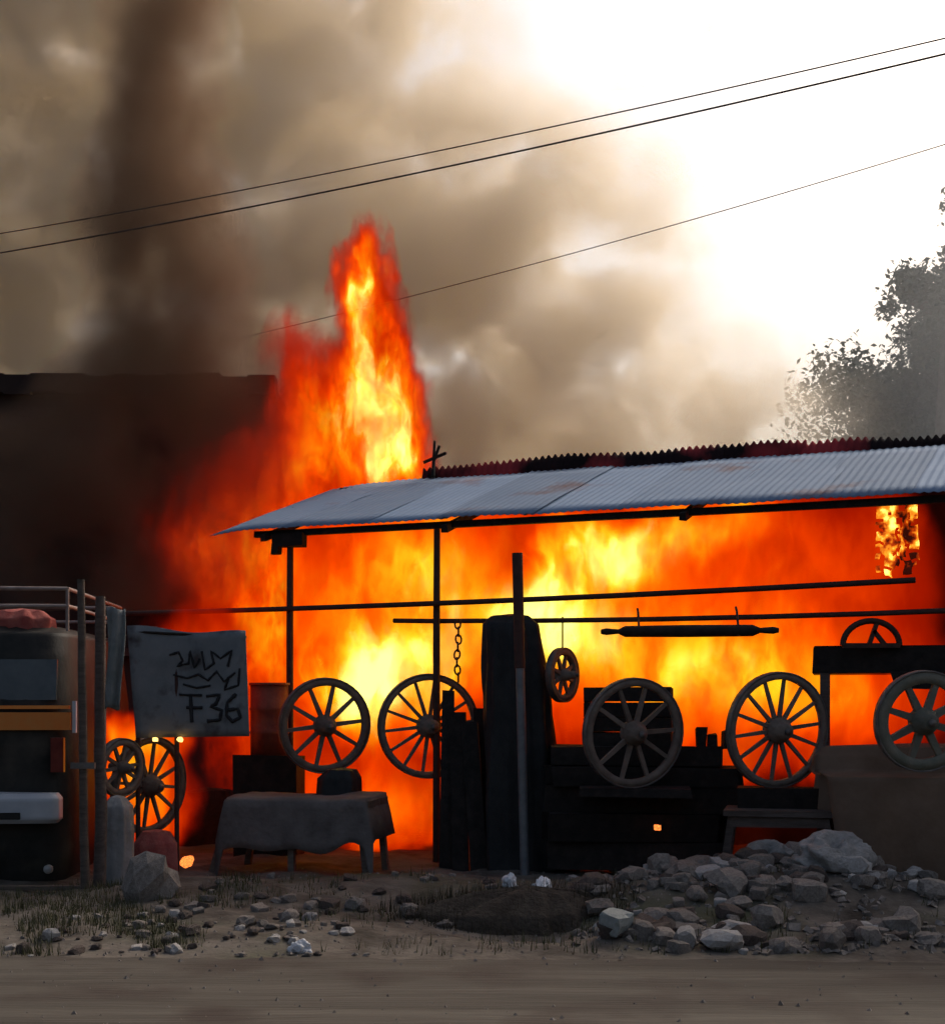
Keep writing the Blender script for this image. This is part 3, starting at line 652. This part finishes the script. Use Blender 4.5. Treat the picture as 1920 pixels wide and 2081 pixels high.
def crumple(name, px, py, wpx, hpx, m, lab, cat, seed=0, Yo=None):
    Y = 11.0
    for _ in range(12):
        X = xpx(px, Y); z = gh(X, Y); Y = (CZ - z) * FPX / max(60, py - HY)
    if Yo: Y = Yo
    X = xpx(px, Y); z = gh(X, Y); w_, h_ = wpx * Y / FPX / 2, hpx * Y / FPX
    bm = bmesh.new(); bmesh.ops.create_icosphere(bm, subdivisions=5, radius=1); of = Vector((seed * 3.7, seed * 1.9, seed))
    for v_ in bm.verts:
        c = v_.co.copy(); d = 1 + .42 * noise.noise(c * 1.3 + of) - .55 * abs(noise.noise(c * 1.7 + of)) - .06 * abs(noise.noise(c * 5 + of))
        v_.co = c * d
        if v_.co.z < -.15: v_.co.z = -.15
    me = bpy.data.meshes.new(name); bm.to_mesh(me); bm.free()
    for p_ in me.polygons: p_.use_smooth = True
    o = obj(name, me, m); o.scale = (w_ * 1.1, w_ * .75, h_ * 1.15); o.location = (X, Y, z + h_ * .1); o.rotation_euler = (0, 0, seed)
    if m is M_sack: o.rotation_euler = (0, 0, .4 * math.sin(seed))
    return tag(o, lab, cat)
crumple('sack', 1690, 1762, 165, 62, M_sack, 'big pale crumpled sack on top of the rubble heap', 'sack', 1)
crumple('rag', 1722, 1802, 90, 42, M_rag, 'bluish white rag just below the big pale sack', 'rag', 5)
crumple('plastic_bag', 1100, 1806, 56, 28, M_bag, 'white plastic bag lying at the foot of the steel pole', 'bag', 7)
crumple('plastic_bag', 1036, 1800, 44, 22, M_bag, 'small white plastic scrap left of the steel pole foot', 'bag', 8)
crumple('plastic_bag', 610, 1934, 52, 20, M_bag, 'white plastic bag on the verge at the road edge', 'bag', 9)
crumple('rag', 1560, 1768, 110, 34, M_sack, 'flattened pale sack half buried on the rubble heap', 'sack', 12)
def scatter(n, x0, x1, y0, y1, smin, smax, ms, lab, cat, group, name, keep=None):
    k = 0
    while k < n:
        px, py = rnd.uniform(x0, x1), rnd.uniform(y0, y1)
        if keep and rnd.random() > keep(px, py): continue
        q = (py - 1740) / 200; t_ = rnd.random(); mm = rnd.choice(ms)
        look = ('small ', '', 'big ')[int(t_ * 2.999)] + {'rubble_stone': 'grey brown stone', 'earth_clod': 'dark earth clod', 'pale_stone': 'pale stone chip'}[mm.name]
        stone(px, py, (smin + (smax - smin) * t_) * (.7 + .5 * q), mm, look + lab, cat, group, name); k += 1
heap = lambda px, py: math.exp(-((px - 1560) / 330) ** 4 - ((py - 1840) / 88) ** 4)
scatter(210, 1110, 1920, 1752, 1935, 16, 84, (M_stone, M_clod, M_stone), ' lying in the rubble heap', 'rubble', 'lumps of the rubble heap', 'rubble_lump', heap)
scatter(40, 1130, 1900, 1760, 1935, 16, 46, (M_pstone,), ' strewn over the rubble heap', 'stone', 'pale chips in the rubble heap', 'stone_chip', heap)
scatter(60, 260, 1000, 1785, 1890, 14, 56, (M_clod, M_stone), ' on the verge below the bench', 'clod', 'lumps of earth below the bench', 'earth_lump')
scatter(26, 1150, 1890, 1760, 1930, 40, 88, (M_pstone, M_stone), ' broken in the rubble heap', 'rubble', 'broken chunks of the rubble heap', 'rubble_chunk', heap)
scatter(75, 20, 760, 1860, 1945, 10, 34, (M_stone, M_clod, M_pstone), ' along the grassy edge of the road', 'stone', 'small stones along the road edge', 'verge_stone')
# dark scrubby mound of earth between the verge and the rubble
Yc = 10.75; X = xpx(1035, Yc); z = gh(X, Yc)
em = loft([(z - .10, X, Yc, .86, .36), (z + .02, X, Yc, .74, .29), (z + .09, X + .06, Yc, .58, .2), (z + .16, X + .12, Yc, .34, .11), (z + .19, X + .12, Yc, .1, .04)], 70, .045, 5, 2.0, 6, seed=21)
M_dark = mat('dark_earth', (.034, .026, .019), (.07, .056, .043), rough=1, nscale=9, bump=.9, bscale=30)  # plain darker brown than the ground around the mound
tag(em.build('earth_mound', M_dark), 'low mound of dark earth beside the greenish concrete block', 'mound')
sb = MB()
for k in range(1500):
    a = rnd.uniform(0, 6.28); q = math.sqrt(rnd.random()); x0, y0 = X + .98 * q * math.cos(a), Yc + .4 * q * math.sin(a); z0 = gh(x0, y0) + .16 * max(0, 1 - 1.25 * q) - .01
    h = rnd.uniform(.05, .15); b_ = rnd.uniform(0, 6.28); l = rnd.uniform(.02, .08); wv = .005
    sb.add([(x0 - wv * math.sin(b_), y0 + wv * math.cos(b_), z0 - .03), (x0 + wv * math.sin(b_), y0 - wv * math.cos(b_), z0 - .03), (x0 + l * math.cos(b_), y0 + l * math.sin(b_), z0 + h)], [(0, 1, 2)])
tag(sb.build('scrub', mat('dark_dry_scrub', (.03, .026, .014), (.065, .05, .03), rough=.95, nscale=4, bump=0)), 'dark dry scrub growing on the earth mound', 'scrub', kind='stuff')
hc_ = MB()
for k in range(2600):
    px, py = rnd.uniform(1080, 1940), rnd.uniform(1750, 1945)
    if rnd.random() > heap(px, py): continue
    Yq = 11.0
    for _ in range(5): Xq = xpx(px, Yq); Yq = (CZ - gh(Xq, Yq)) * FPX / (py - HY)
    Xq = xpx(px, Yq); zq = gh(Xq, Yq)
    if Yq < road_edge(Xq) + .05 + .25 * rnd.random(): continue
    r = rnd.uniform(.010, .04) * rnd.uniform(.6, 1.1); e = Euler((rnd.uniform(-.6, .6), rnd.uniform(-.6, .6), rnd.uniform(0, 6.28))).to_matrix()
    hc_.box((Xq, Yq, zq + r * .25), (r * 2, r * rnd.uniform(1, 2), r * rnd.uniform(.7, 1.4)), e, rnd.uniform(.5, 1), r * .3)
tag(hc_.build('rubble_chips', mat('broken_masonry', (.10, .082, .068), (.26, .225, .195), rough=.95, nscale=11, bump=.4, bscale=40)), 'broken masonry chips filling the rubble heap', 'rubble', kind='stuff')
# gravel that nobody could count
gm = MB()
for k in range(2600):
    px, py = rnd.uniform(-80, 2000), rnd.uniform(1775, 2075)
    Y = CZ * FPX / (py - HY) ; X = xpx(px, Y)
    if Y < 9.2 and rnd.random() > .16: continue
    z = gh(X, Y) if Y > road_edge(X) else -.045
    r = rnd.uniform(.006, .022); a = rnd.uniform(0, 6.28)
    pts = [(X + r * math.cos(a + i * 1.57) * rnd.uniform(.7, 1.2), Y + r * math.sin(a + i * 1.57) * rnd.uniform(.7, 1.2), z - .004) for i in range(4)] + [(X + rnd.uniform(-.3, .3) * r, Y, z + r * rnd.uniform(.5, 1.0))]
    gm.add(pts, [(0, 1, 4), (1, 2, 4), (2, 3, 4), (3, 0, 4)])
tag(gm.build('gravel', M_stone), 'loose gravel scattered over the verge and road', 'gravel', kind='stuff')
gr = MB()
for k in range(2600):
    px = rnd.uniform(-60, 520) if rnd.random() < .72 else rnd.uniform(520, 1900); py = rnd.uniform(1800, 1925)
    Y = (CZ) * FPX / (py - HY); X = xpx(px, Y)
    if fn(X, Y, 3, 1.1) < -.05: continue
    z = gh(X, Y)
    for j in range(4):
        a = rnd.uniform(0, 6.28); h = rnd.uniform(.03, .10); l = rnd.uniform(.01, .05); x0, y0 = X + rnd.uniform(-.04, .04), Y + rnd.uniform(-.04, .04); wv = .004
        gr.add([(x0 - wv * math.sin(a), y0 + wv * math.cos(a), z - .01), (x0 + wv * math.sin(a), y0 - wv * math.cos(a), z - .01), (x0 + l * math.cos(a), y0 + l * math.sin(a), z + h)], [(0, 1, 2)])
tag(gr.build('grass', M_grass), 'short dry grass along the verge', 'grass', kind='stuff')

# ------------------------------------------------------------------ overhead wires
def wire(pts, lab, r=.014, Ys=(20, 8)):
    (xa, ya), (xb, yb) = pts; Y0, Y1 = Ys
    a, b_ = P(xa, ya, Y0), P(xb, yb, Y1); d = b_ - a; a2, b2 = a - d * .5, b_ + d * .45; m = 40
    tag(MB().tube([a2 + (b2 - a2) * (k / m) - Vector((0, 0, .16 * 4 * (k / m) * (1 - k / m) - .155)) for k in range(m + 1)], r, 6).build('overhead_wire', M_cable), lab, 'wire')
wire(((345, 420), (1920, 88)), 'upper of the two close overhead wires crossing the smoke', .006, (15, 11))
wire(((345, 458), (1920, 120)), 'lower of the two close overhead wires crossing the smoke', .008, (15, 11))
wire(((860, 600), (1920, 300)), 'thin faint wire sagging lower behind the pair of wires', .006, (20.5, 17))

# ------------------------------------------------------------------ trees at the right
def tree(label, x, y, h, cr, n, lsz, seed, low=.3, sparse=False):
    rt = random.Random(seed); t = thing('tree', label, 'tree', (x, y, 0))
    tk = MB(); tk.tube([(0, 0, -.3), (.1, 0, h * .25), (-.1, .1, h * .5), (.05, 0, h * .85)], [.28, .22, .15, .04], 9)
    tips = []
    for k in range(16):
        a = rt.uniform(0, 6.28); z0 = h * rt.uniform(low, .8); L_ = cr * rt.uniform(.5, 1.0) * (1.1 - .6 * (z0 / h)); p0 = Vector((0, 0, z0)); p1 = p0 + Vector((math.cos(a) * L_ * .5, math.sin(a) * L_ * .5, L_ * .35)); p2 = p0 + Vector((math.cos(a) * L_, math.sin(a) * L_, L_ * .55))
        tk.tube([p0, p1, p2], [.08, .05, .015], 6); tips += [p1, p2, (p1 + p2) / 2]
    tips += [Vector((0, 0, h * .9)), Vector((.2, .1, h * .8)), Vector((-.3, 0, h * .7))]
    tk.build('trunk', M_bark, t)
    cl = MB(); cents = []
    for p0 in tips:
        for _ in range(3 if not sparse else 1):
            cents.append((p0 + Vector((rt.gauss(0, .3), rt.gauss(0, .3), rt.gauss(0, .25))) * cr * .35, cr * rt.uniform(.18, .34)))
    for k in range(n):
        c, r0 = rt.choice(cents); d = Vector((rt.gauss(0, 1), rt.gauss(0, 1), rt.gauss(0, .7))) * r0 * .5
        if d.length > r0: d *= r0 / d.length * rt.random() ** .5
        p0 = c + d
        s_ = lsz * rt.uniform(.6, 1.4); e = Euler((rt.uniform(-1, 1), rt.uniform(-1, 1), rt.uniform(0, 6.28))).to_matrix()
        cl.add([p0 + e @ Vector((-s_ * .5, 0, 0)), p0 + e @ Vector((0, -s_ * .32, .01)), p0 + e @ Vector((s_ * .6, 0, 0)), p0 + e @ Vector((0, s_ * .32, .01))], [(0, 1, 2, 3)])
    cl.build('crown', M_leaf, t); return t
tree('dense hazy tree rising behind the tin roof', xpx(1965, 29), 29.0, 10.0, 3.5, 60000, .12, 3)
tree('low bushy tree just above the end of the scorched roof', xpx(1830, 28), 28.0, 8.0, 2.3, 40000, .10, 5)
tree('tall sparse twigged tree standing over the dense hazy tree', xpx(1925, 27), 27.0, 12.0, 1.4, 5200, .12, 11, .66, True)

# ------------------------------------------------------------------ fire and smoke (real volumes)
def vnodes(name, step):
    m = bpy.data.materials.new(name); m.use_nodes = True; nt = m.node_tree; nt.nodes.clear()
    out = nt.nodes.new('ShaderNodeOutputMaterial'); m.cycles.volume_step_rate = step
    return m, nt, nt.nodes, nt.links, out
def math_(N, L, op, a, b=None, clamp=False):
    n = N.new('ShaderNodeMath'); n.operation = op; n.use_clamp = clamp
    for i, x in enumerate((a, b)):
        if x is None: continue
        if isinstance(x, (int, float)): n.inputs[i].default_value = x
        else: L.new(x, n.inputs[i])
    return n.outputs[0]
def vmath(N, L, op, a, b=None, out=0):
    n = N.new('ShaderNodeVectorMath'); n.operation = op
    for i, x in enumerate((a, b)):
        if x is None: continue
        if isinstance(x, (tuple, list, Vector)): n.inputs[i].default_value = tuple(x)
        else: L.new(x, n.inputs[i])
    return n.outputs[out]
def smooth(N, L, x, lo, hi, to=1.0):
    n = N.new('ShaderNodeMapRange'); n.interpolation_type = 'SMOOTHSTEP'
    n.inputs[1].default_value = lo; n.inputs[2].default_value = hi; n.inputs[4].default_value = to; L.new(x, n.inputs[0]); return n.outputs[0]
FIRE_RAMP = [(0.0, (.10, .002, 0)), (.18, (.42, .010, 0)), (.34, (1.0, .055, 0)), (.5, (1.15, .15, .001)), (.66, (1.3, .42, .004)), (.82, (1.4, .95, .02)), (1.0, (2.2, 2.0, .45))]
def fire_mat(name, blobs, nscale, warp, absorb, step, stretch=.55, detail=3.0, gain=1.0, flick=.35, tilt=0):
    m, nt, N, L, out = vnodes(name, step)
    tc = N.new('ShaderNodeTexCoord'); co = tc.outputs['Object']
    st = vmath(N, L, 'MULTIPLY', co, (1, 1, stretch))
    nz = N.new('ShaderNodeTexNoise'); nz.inputs['Scale'].default_value = nscale; nz.inputs['Detail'].default_value = detail; nz.inputs['Roughness'].default_value = .62; L.new(st, nz.inputs['Vector'])
    off = vmath(N, L, 'MULTIPLY', vmath(N, L, 'SUBTRACT', nz.outputs['Color'], (.5, .5, .5)), (warp, warp, warp * 1.3))
    p = vmath(N, L, 'ADD', co, off); tot = None
    for c, r, amp in blobs:
        d = vmath(N, L, 'LENGTH', vmath(N, L, 'MULTIPLY', vmath(N, L, 'SUBTRACT', p, c), (1 / r[0], 1 / r[1], 1 / r[2])), out=1)
        s_ = smooth(N, L, d, 1.0, 0.0, amp); tot = s_ if tot is None else math_(N, L, 'ADD', tot, s_)
    mp = N.new('ShaderNodeMapping'); mp.inputs['Rotation'].default_value = (0, R(tilt), 0); mp.inputs['Scale'].default_value = (1, 1, .34); L.new(p, mp.inputs[0])
    n2 = N.new('ShaderNodeTexNoise'); n2.inputs['Scale'].default_value = nscale * 2.3; n2.inputs['Detail'].default_value = 3.0; n2.inputs['Roughness'].default_value = .6; n2.inputs['Distortion'].default_value = .35; L.new(mp.outputs[0], n2.inputs['Vector'])
    tongue = math_(N, L, 'ADD', smooth(N, L, n2.outputs['Fac'], .36, .64, 2 * flick), 1 - flick)
    T = math_(N, L, 'MULTIPLY', tot, tongue)
    ramp = N.new('ShaderNodeValToRGB'); cr_ = ramp.color_ramp
    while len(cr_.elements) > 1: cr_.elements.remove(cr_.elements[-1])
    cr_.elements[0].position = 0; cr_.elements[0].color = (*FIRE_RAMP[0][1], 1)
    for pos, col in FIRE_RAMP[1:]:
        e = cr_.elements.new(pos); e.color = (*col, 1)
    L.new(T, ramp.inputs[0])
    a = math_(N, L, 'MULTIPLY', smooth(N, L, T, .03, .30), absorb)
    ab = N.new('ShaderNodeVolumeAbsorption'); ab.inputs['Color'].default_value = (0, 0, 0, 1); L.new(a, ab.inputs['Density'])
    em = N.new('ShaderNodeEmission'); L.new(ramp.outputs[0], em.inputs['Color']); L.new(math_(N, L, 'MULTIPLY', a, gain), em.inputs['Strength'])
    ad = N.new('ShaderNodeAddShader'); L.new(ab.outputs[0], ad.inputs[0]); L.new(em.outputs[0], ad.inputs[1]); L.new(ad.outputs[0], out.inputs['Volume'])
    return m
def hull(rows, n=36, wob=.06, seed=0, sub=4):
    """closed bulgy body from rows of (z, cx, cy, half x, half y)"""
    return loft(rows, n, wob, 2.5, 2.2, sub, seed)

# fire under the roof, in shed coordinates
def FB(px, py, rx_, ry_, amp, v=1.5, dv=2.4):
    u, z = uz(px, py, v); Y = E0.y + u * U.y + v * V.y; k = Y / FPX
    return ((u, v, z), (rx_ * k, dv, ry_ * k), amp)
blobs = [FB(760, 1250, 420, 420, .42), FB(1050, 1250, 420, 420, .42), FB(1400, 1250, 460, 420, .44), FB(1560, 1400, 330, 260, .42), FB(1350, 1420, 330, 240, .22), FB(700, 1640, 330, 170, .35), FB(620, 1180, 260, 230, .20),
         FB(790, 1400, 200, 180, .72), FB(775, 1390, 100, 95, .6), FB(900, 1140, 200, 170, .30), FB(930, 1340, 110, 180, .45),
         FB(1120, 1250, 210, 140, .70), FB(1270, 1125, 220, 100, .56), FB(1450, 1075, 200, 80, .48), FB(1190, 1330, 180, 130, .28), FB(830, 1640, 130, 150, .42), FB(1700, 1100, 250, 220, .20), FB(1760, 1400, 260, 240, .34), FB(1830, 1180, 200, 160, .16)]
m_fire = fire_mat('fire_volume', blobs, 1.5, .95, 5.5, .26, .6, 3.0, flick=.27, tilt=-38)
fm = MB(); nU, nV2, nW = 40, 6, 14; idx = {}
def fpt(i, j, k):
    q, s_, t_ = i / nU, j / nV2, k / nW
    u = .35 + 8.6 * q; v = .75 + 2.0 * s_; zt = EZ + PITCH * v - .22; z = .03 + (zt - .03) * t_
    wv = .05 * fn(u, v, z, 1.7); return (u + wv, v + .04 * fn(v, z, u, 2.1), min(zt, z + (.03 * fn(z, u, v, 2) if 0 < k < nW else 0)))
vs_ = []; 
for i in range(nU + 1):
    for j in range(nV2 + 1):
        for k in range(nW + 1):
            if i in (0, nU) or j in (0, nV2) or k in (0, nW): idx[(i, j, k)] = len(vs_); vs_.append(fpt(i, j, k))
fs_ = []
for i in range(nU):
    for j in range(nV2):
        for k in (0, nW): fs_.append([idx[a] for a in ((i, j, k), (i + 1, j, k), (i + 1, j + 1, k), (i, j + 1, k))])
    for k in range(nW):
        for j in (0, nV2): fs_.append([idx[a] for a in ((i, j, k), (i + 1, j, k), (i + 1, j, k + 1), (i, j, k + 1))])
for j in range(nV2):
    for k in range(nW):
        for i in (0, nU): fs_.append([idx[a] for a in ((i, j, k), (i, j + 1, k), (i, j + 1, k + 1), (i, j, k + 1))])
fo = fm.add(vs_, fs_, True).build('flames', m_fire); fo.location = S(0, 0, 0); fo.rotation_euler = (0, 0, ROT)
tag(fo, 'orange and yellow flames filling the open shed under the tin roof', 'fire')

# low fire burning behind the wheels at the signboard
LY = 14.2
def LB(px, py, rx_, ry_, amp): k = LY / FPX; return (tuple(P(px, py, LY)), (rx_ * k, .8, ry_ * k), amp)
m_low = fire_mat('low_flame_volume', [LB(265, 1560, 130, 130, .7), LB(330, 1500, 80, 60, .5), LB(230, 1480, 70, 60, .4), LB(330, 1620, 110, 130, .35), LB(420, 1330, 190, 170, .3), LB(290, 1680, 120, 80, .3)], 2.2, .35, 5.0, .4, .6, 2.0)
lo_ = hull([(.02, xpx(300, LY), LY, .55, .4), (zpx(1560, LY), xpx(300, LY), LY, .62, .42), (zpx(1400, LY), xpx(330, LY), LY, .75, .42), (zpx(1230, LY), xpx(400, LY), LY, .6, .35), (zpx(1180, LY), xpx(420, LY), LY, .3, .2)], 36, .05, 4).build('low_flame', m_low)
tag(lo_, 'low red flames burning behind the signboard and its wheels', 'flame')

# tall flame behind the ridge
TY = 18.0
def TB(px, py, rx_, ry_, amp, dy=-.1, ry2=.95): 
    c = P(px, py, TY + dy); k = TY / FPX; return (tuple(c), (rx_ * k, ry2, ry_ * k), amp)
tblobs = [TB(600, 1420, 280, 330, .42), TB(520, 1300, 180, 160, .2), TB(690, 880, 190, 160, .1), TB(430, 1120, 260, 200, .16), TB(470, 950, 200, 150, .13), TB(810, 880, 75, 130, .3), TB(560, 1120, 230, 240, .26), TB(470, 1130, 200, 190, .14), TB(710, 820, 150, 190, .16), TB(760, 900, 180, 190, .42), TB(640, 830, 150, 150, .26), TB(765, 700, 110, 170, .42), TB(745, 575, 78, 130, .42), TB(738, 500, 60, 95, .30), TB(590, 700, 130, 110, .16), TB(790, 820, 110, 200, .30),  # faint left-hand blobs imitate red firelight on the dark smoke
          TB(815, 925, 70, 90, .45), TB(790, 840, 60, 80, .40), TB(760, 760, 50, 80, .40), TB(745, 660, 48, 90, .36), TB(755, 590, 42, 80, .36), TB(640, 940, 220, 90, .2), TB(740, 1150, 300, 300, .4)]
m_tower = fire_mat('tall_flame_volume', tblobs, 1.9, 1.15, 7.0, .22, .45, 3.0, flick=.42, tilt=8)
kk = TY / FPX
rows = [(.05, xpx(600, TY), TY - .1, 1.9, .45), (zpx(1100, TY), xpx(560, TY), TY - .1, 2.2, .45), (zpx(960, TY), xpx(590, TY), TY, 1.95, .5), (zpx(880, TY), xpx(690, TY), TY, 1.3, .66), (zpx(740, TY), xpx(690, TY), TY, 1.15, .62), (zpx(640, TY), xpx(700, TY), TY, .95, .55), (zpx(560, TY), xpx(735, TY), TY, .8, .5), (zpx(460, TY), xpx(735, TY), TY, .65, .45), (zpx(370, TY), xpx(735, TY), TY, .3, .25)]
to = hull(rows, 40, .04, 2).build('tall_flame', m_tower)
tag(to, 'tall orange flame leaping up behind the end of the tin roof', 'flame')

# smoke
def smoke_mat(name, dens, alb, zl, cxl, wl, dl, nscale, lo, hi, step, edge=(1.0, .55), warp=.8, extra=(), aniso=.2, detail=3.0):
    m, nt, N, L, out = vnodes(name, step)
    geo = N.new('ShaderNodeNewGeometry'); co = geo.outputs['Position']
    nz = N.new('ShaderNodeTexNoise'); nz.inputs['Scale'].default_value = nscale; nz.inputs['Detail'].default_value = detail; nz.inputs['Roughness'].default_value = .5; L.new(co, nz.inputs['Vector'])
    off = vmath(N, L, 'MULTIPLY', vmath(N, L, 'SUBTRACT', nz.outputs['Color'], (.5, .5, .5)), (warp * 2, warp * 2, warp * 2))
    p = vmath(N, L, 'ADD', co, off)
    sp = N.new('ShaderNodeSeparateXYZ'); L.new(p, sp.inputs[0])
    z0, z1 = zl[0], zl[-1]
    zn = N.new('ShaderNodeMapRange'); zn.inputs[1].default_value = z0; zn.inputs[2].default_value = z1; L.new(sp.outputs[2], zn.inputs[0])
    def curve(vals, lo_, hi_):
        r = N.new('ShaderNodeValToRGB'); e = r.color_ramp; e.interpolation = 'EASE'
        while len(e.elements) > 1: e.elements.remove(e.elements[-1])
        for i, (z, v_) in enumerate(zip(zl, vals)):
            t_ = (v_ - lo_) / (hi_ - lo_); el = e.elements[0] if i == 0 else e.elements.new((z - z0) / (z1 - z0)); el.position = (z - z0) / (z1 - z0); el.color = (t_, t_, t_, 1)
        L.new(zn.outputs[0], r.inputs[0])
        mr = N.new('ShaderNodeMapRange'); mr.inputs[3].default_value = lo_; mr.inputs[4].default_value = hi_; L.new(r.outputs[0], mr.inputs[0]); return mr.outputs[0]
    lo_, hi_ = min(cxl) - 1, max(cxl) + 1
    cx = curve(cxl, lo_, hi_); hw = curve(wl, 0, max(wl) + .1)
    dx_ = math_(N, L, 'DIVIDE', math_(N, L, 'SUBTRACT', sp.outputs[0], cx), hw)
    dy_ = math_(N, L, 'MULTIPLY', math_(N, L, 'SUBTRACT', sp.outputs[1], dl[0]), 1 / dl[1])
    rr_ = math_(N, L, 'SQRT', math_(N, L, 'ADD', math_(N, L, 'MULTIPLY', dx_, dx_), math_(N, L, 'MULTIPLY', dy_, dy_)))
    sh = smooth(N, L, rr_, edge[0], edge[1])
    n2 = N.new('ShaderNodeTexNoise'); n2.inputs['Scale'].default_value = nscale * 1.7; n2.inputs['Detail'].default_value = detail; L.new(p, n2.inputs['Vector'])
    dn = math_(N, L, 'MULTIPLY', math_(N, L, 'MULTIPLY', sh, smooth(N, L, n2.outputs['Fac'], lo, hi)), dens)
    pv = N.new('ShaderNodeVolumePrincipled'); pv.inputs['Color'].default_value = (*alb, 1); pv.inputs['Anisotropy'].default_value = aniso
    L.new(dn, pv.inputs['Density']); L.new(pv.outputs[0], out.inputs['Volume'])
    return m
PY_ = 23.5
prow = [(-420, -1100, 760), (-200, -1000, 860), (0, -900, 960), (120, -800, 1030), (220, -760, 1150), (330, -700, 1300), (480, -640, 1370), (620, -560, 1450), (730, -480, 1560), (800, -400, 1660), (900, -300, 1720), (1150, -300, 1760)]
prow = prow[::-1]
zl = [zpx(r[0], PY_) for r in prow]; cxl = [(xpx(r[1], PY_) + xpx(r[2], PY_)) / 2 for r in prow]; wl = [(xpx(r[2], PY_) - xpx(r[1], PY_)) / 2 * 1.12 for r in prow]
m_smoke = smoke_mat('tan_smoke_volume', 1.5, (.965, .872, .735), zl, cxl, wl, (PY_, 3.4), .46, .41, .55, .45, aniso=.4, warp=1.25, edge=(1.0, .75), detail=4.0)
so = hull([(z, cx, PY_, wd * 1.05, 3.5) for z, cx, wd in zip(zl, cxl, wl)], 40, .12, 5, 2).build('smoke', m_smoke)
tag(so, 'broad tan smoke plume rolling up behind the flames', 'smoke', kind='stuff')
DY = 17.5
drow = [(1250, 60, 420), (1130, 0, 500), (960, -60, 590), (850, -90, 600), (780, 40, 570), (690, 150, 540), (560, 180, 520), (400, 160, 490), (200, 170, 470), (0, 190, 450), (-250, 150, 450), (-420, 120, 440)]
zl = [zpx(r[0], DY) for r in drow]; cxl = [(xpx(r[1], DY) + xpx(r[2], DY)) / 2 for r in drow]; wl = [(xpx(r[2], DY) - xpx(r[1], DY)) / 2 * 1.25 for r in drow]
m_dark = smoke_mat('dark_smoke_volume', 3.0, (.36, .24, .16), zl, cxl, wl, (DY, .85), .55, .30, .60, .45, warp=.6, edge=(1.0, .35))
do = hull([(z, cx, DY, wd * 1.05, .88) for z, cx, wd in zip(zl, cxl, wl)], 32, .06, 9, 2).build('dark_smoke', m_dark)
tag(do, 'dark brown smoke column rising in front of the blackened building', 'smoke', kind='stuff')

HY2 = 24.0
hrow = [(1250, 1500, 2500), (1000, 1480, 2600), (750, 1540, 2700), (500, 1620, 2600), (250, 1700, 2500)]
zl = [zpx(r[0], HY2) for r in hrow]; cxl = [(xpx(r[1], HY2) + xpx(r[2], HY2)) / 2 for r in hrow]; wl = [(xpx(r[2], HY2) - xpx(r[1], HY2)) / 2 * 1.15 for r in hrow]
mh = smoke_mat('thin_smoke_volume', .17, (.90, .92, .92), zl, cxl, wl, (HY2, 2.4), .3, .1, .5, .9, warp=.5, edge=(1.0, .1), detail=1.0)
ho = hull([(z, cx, HY2, wd * 1.05, 2.45) for z, cx, wd in zip(zl, cxl, wl)], 32, .1, 13, 2).build('thin_smoke', mh)
tag(ho, 'thin pale smoke drifting in front of the trees', 'smoke', kind='stuff')

WY = 25.0
wrow = [(230, 1200, 1420), (160, 1220, 1500), (90, 1270, 1520), (20, 1330, 1500)]
zl = [zpx(r[0], WY) for r in wrow]; cxl = [(xpx(r[1], WY) + xpx(r[2], WY)) / 2 for r in wrow]; wl = [(xpx(r[2], WY) - xpx(r[1], WY)) / 2 * 1.2 for r in wrow]
m_w = smoke_mat('wisp_volume', .55, (.80, .82, .82), zl, cxl, wl, (WY, 1.0), .6, .38, .60, .6, warp=.5, edge=(1.0, .1))
tag(hull([(z, cx, WY, wd * 1.05, 1.02) for z, cx, wd in zip(zl, cxl, wl)], 28, .06, 31, 2).build('smoke_wisp', m_w), 'small grey smoke wisp drifting in the white sky above the wires', 'smoke', kind='stuff')
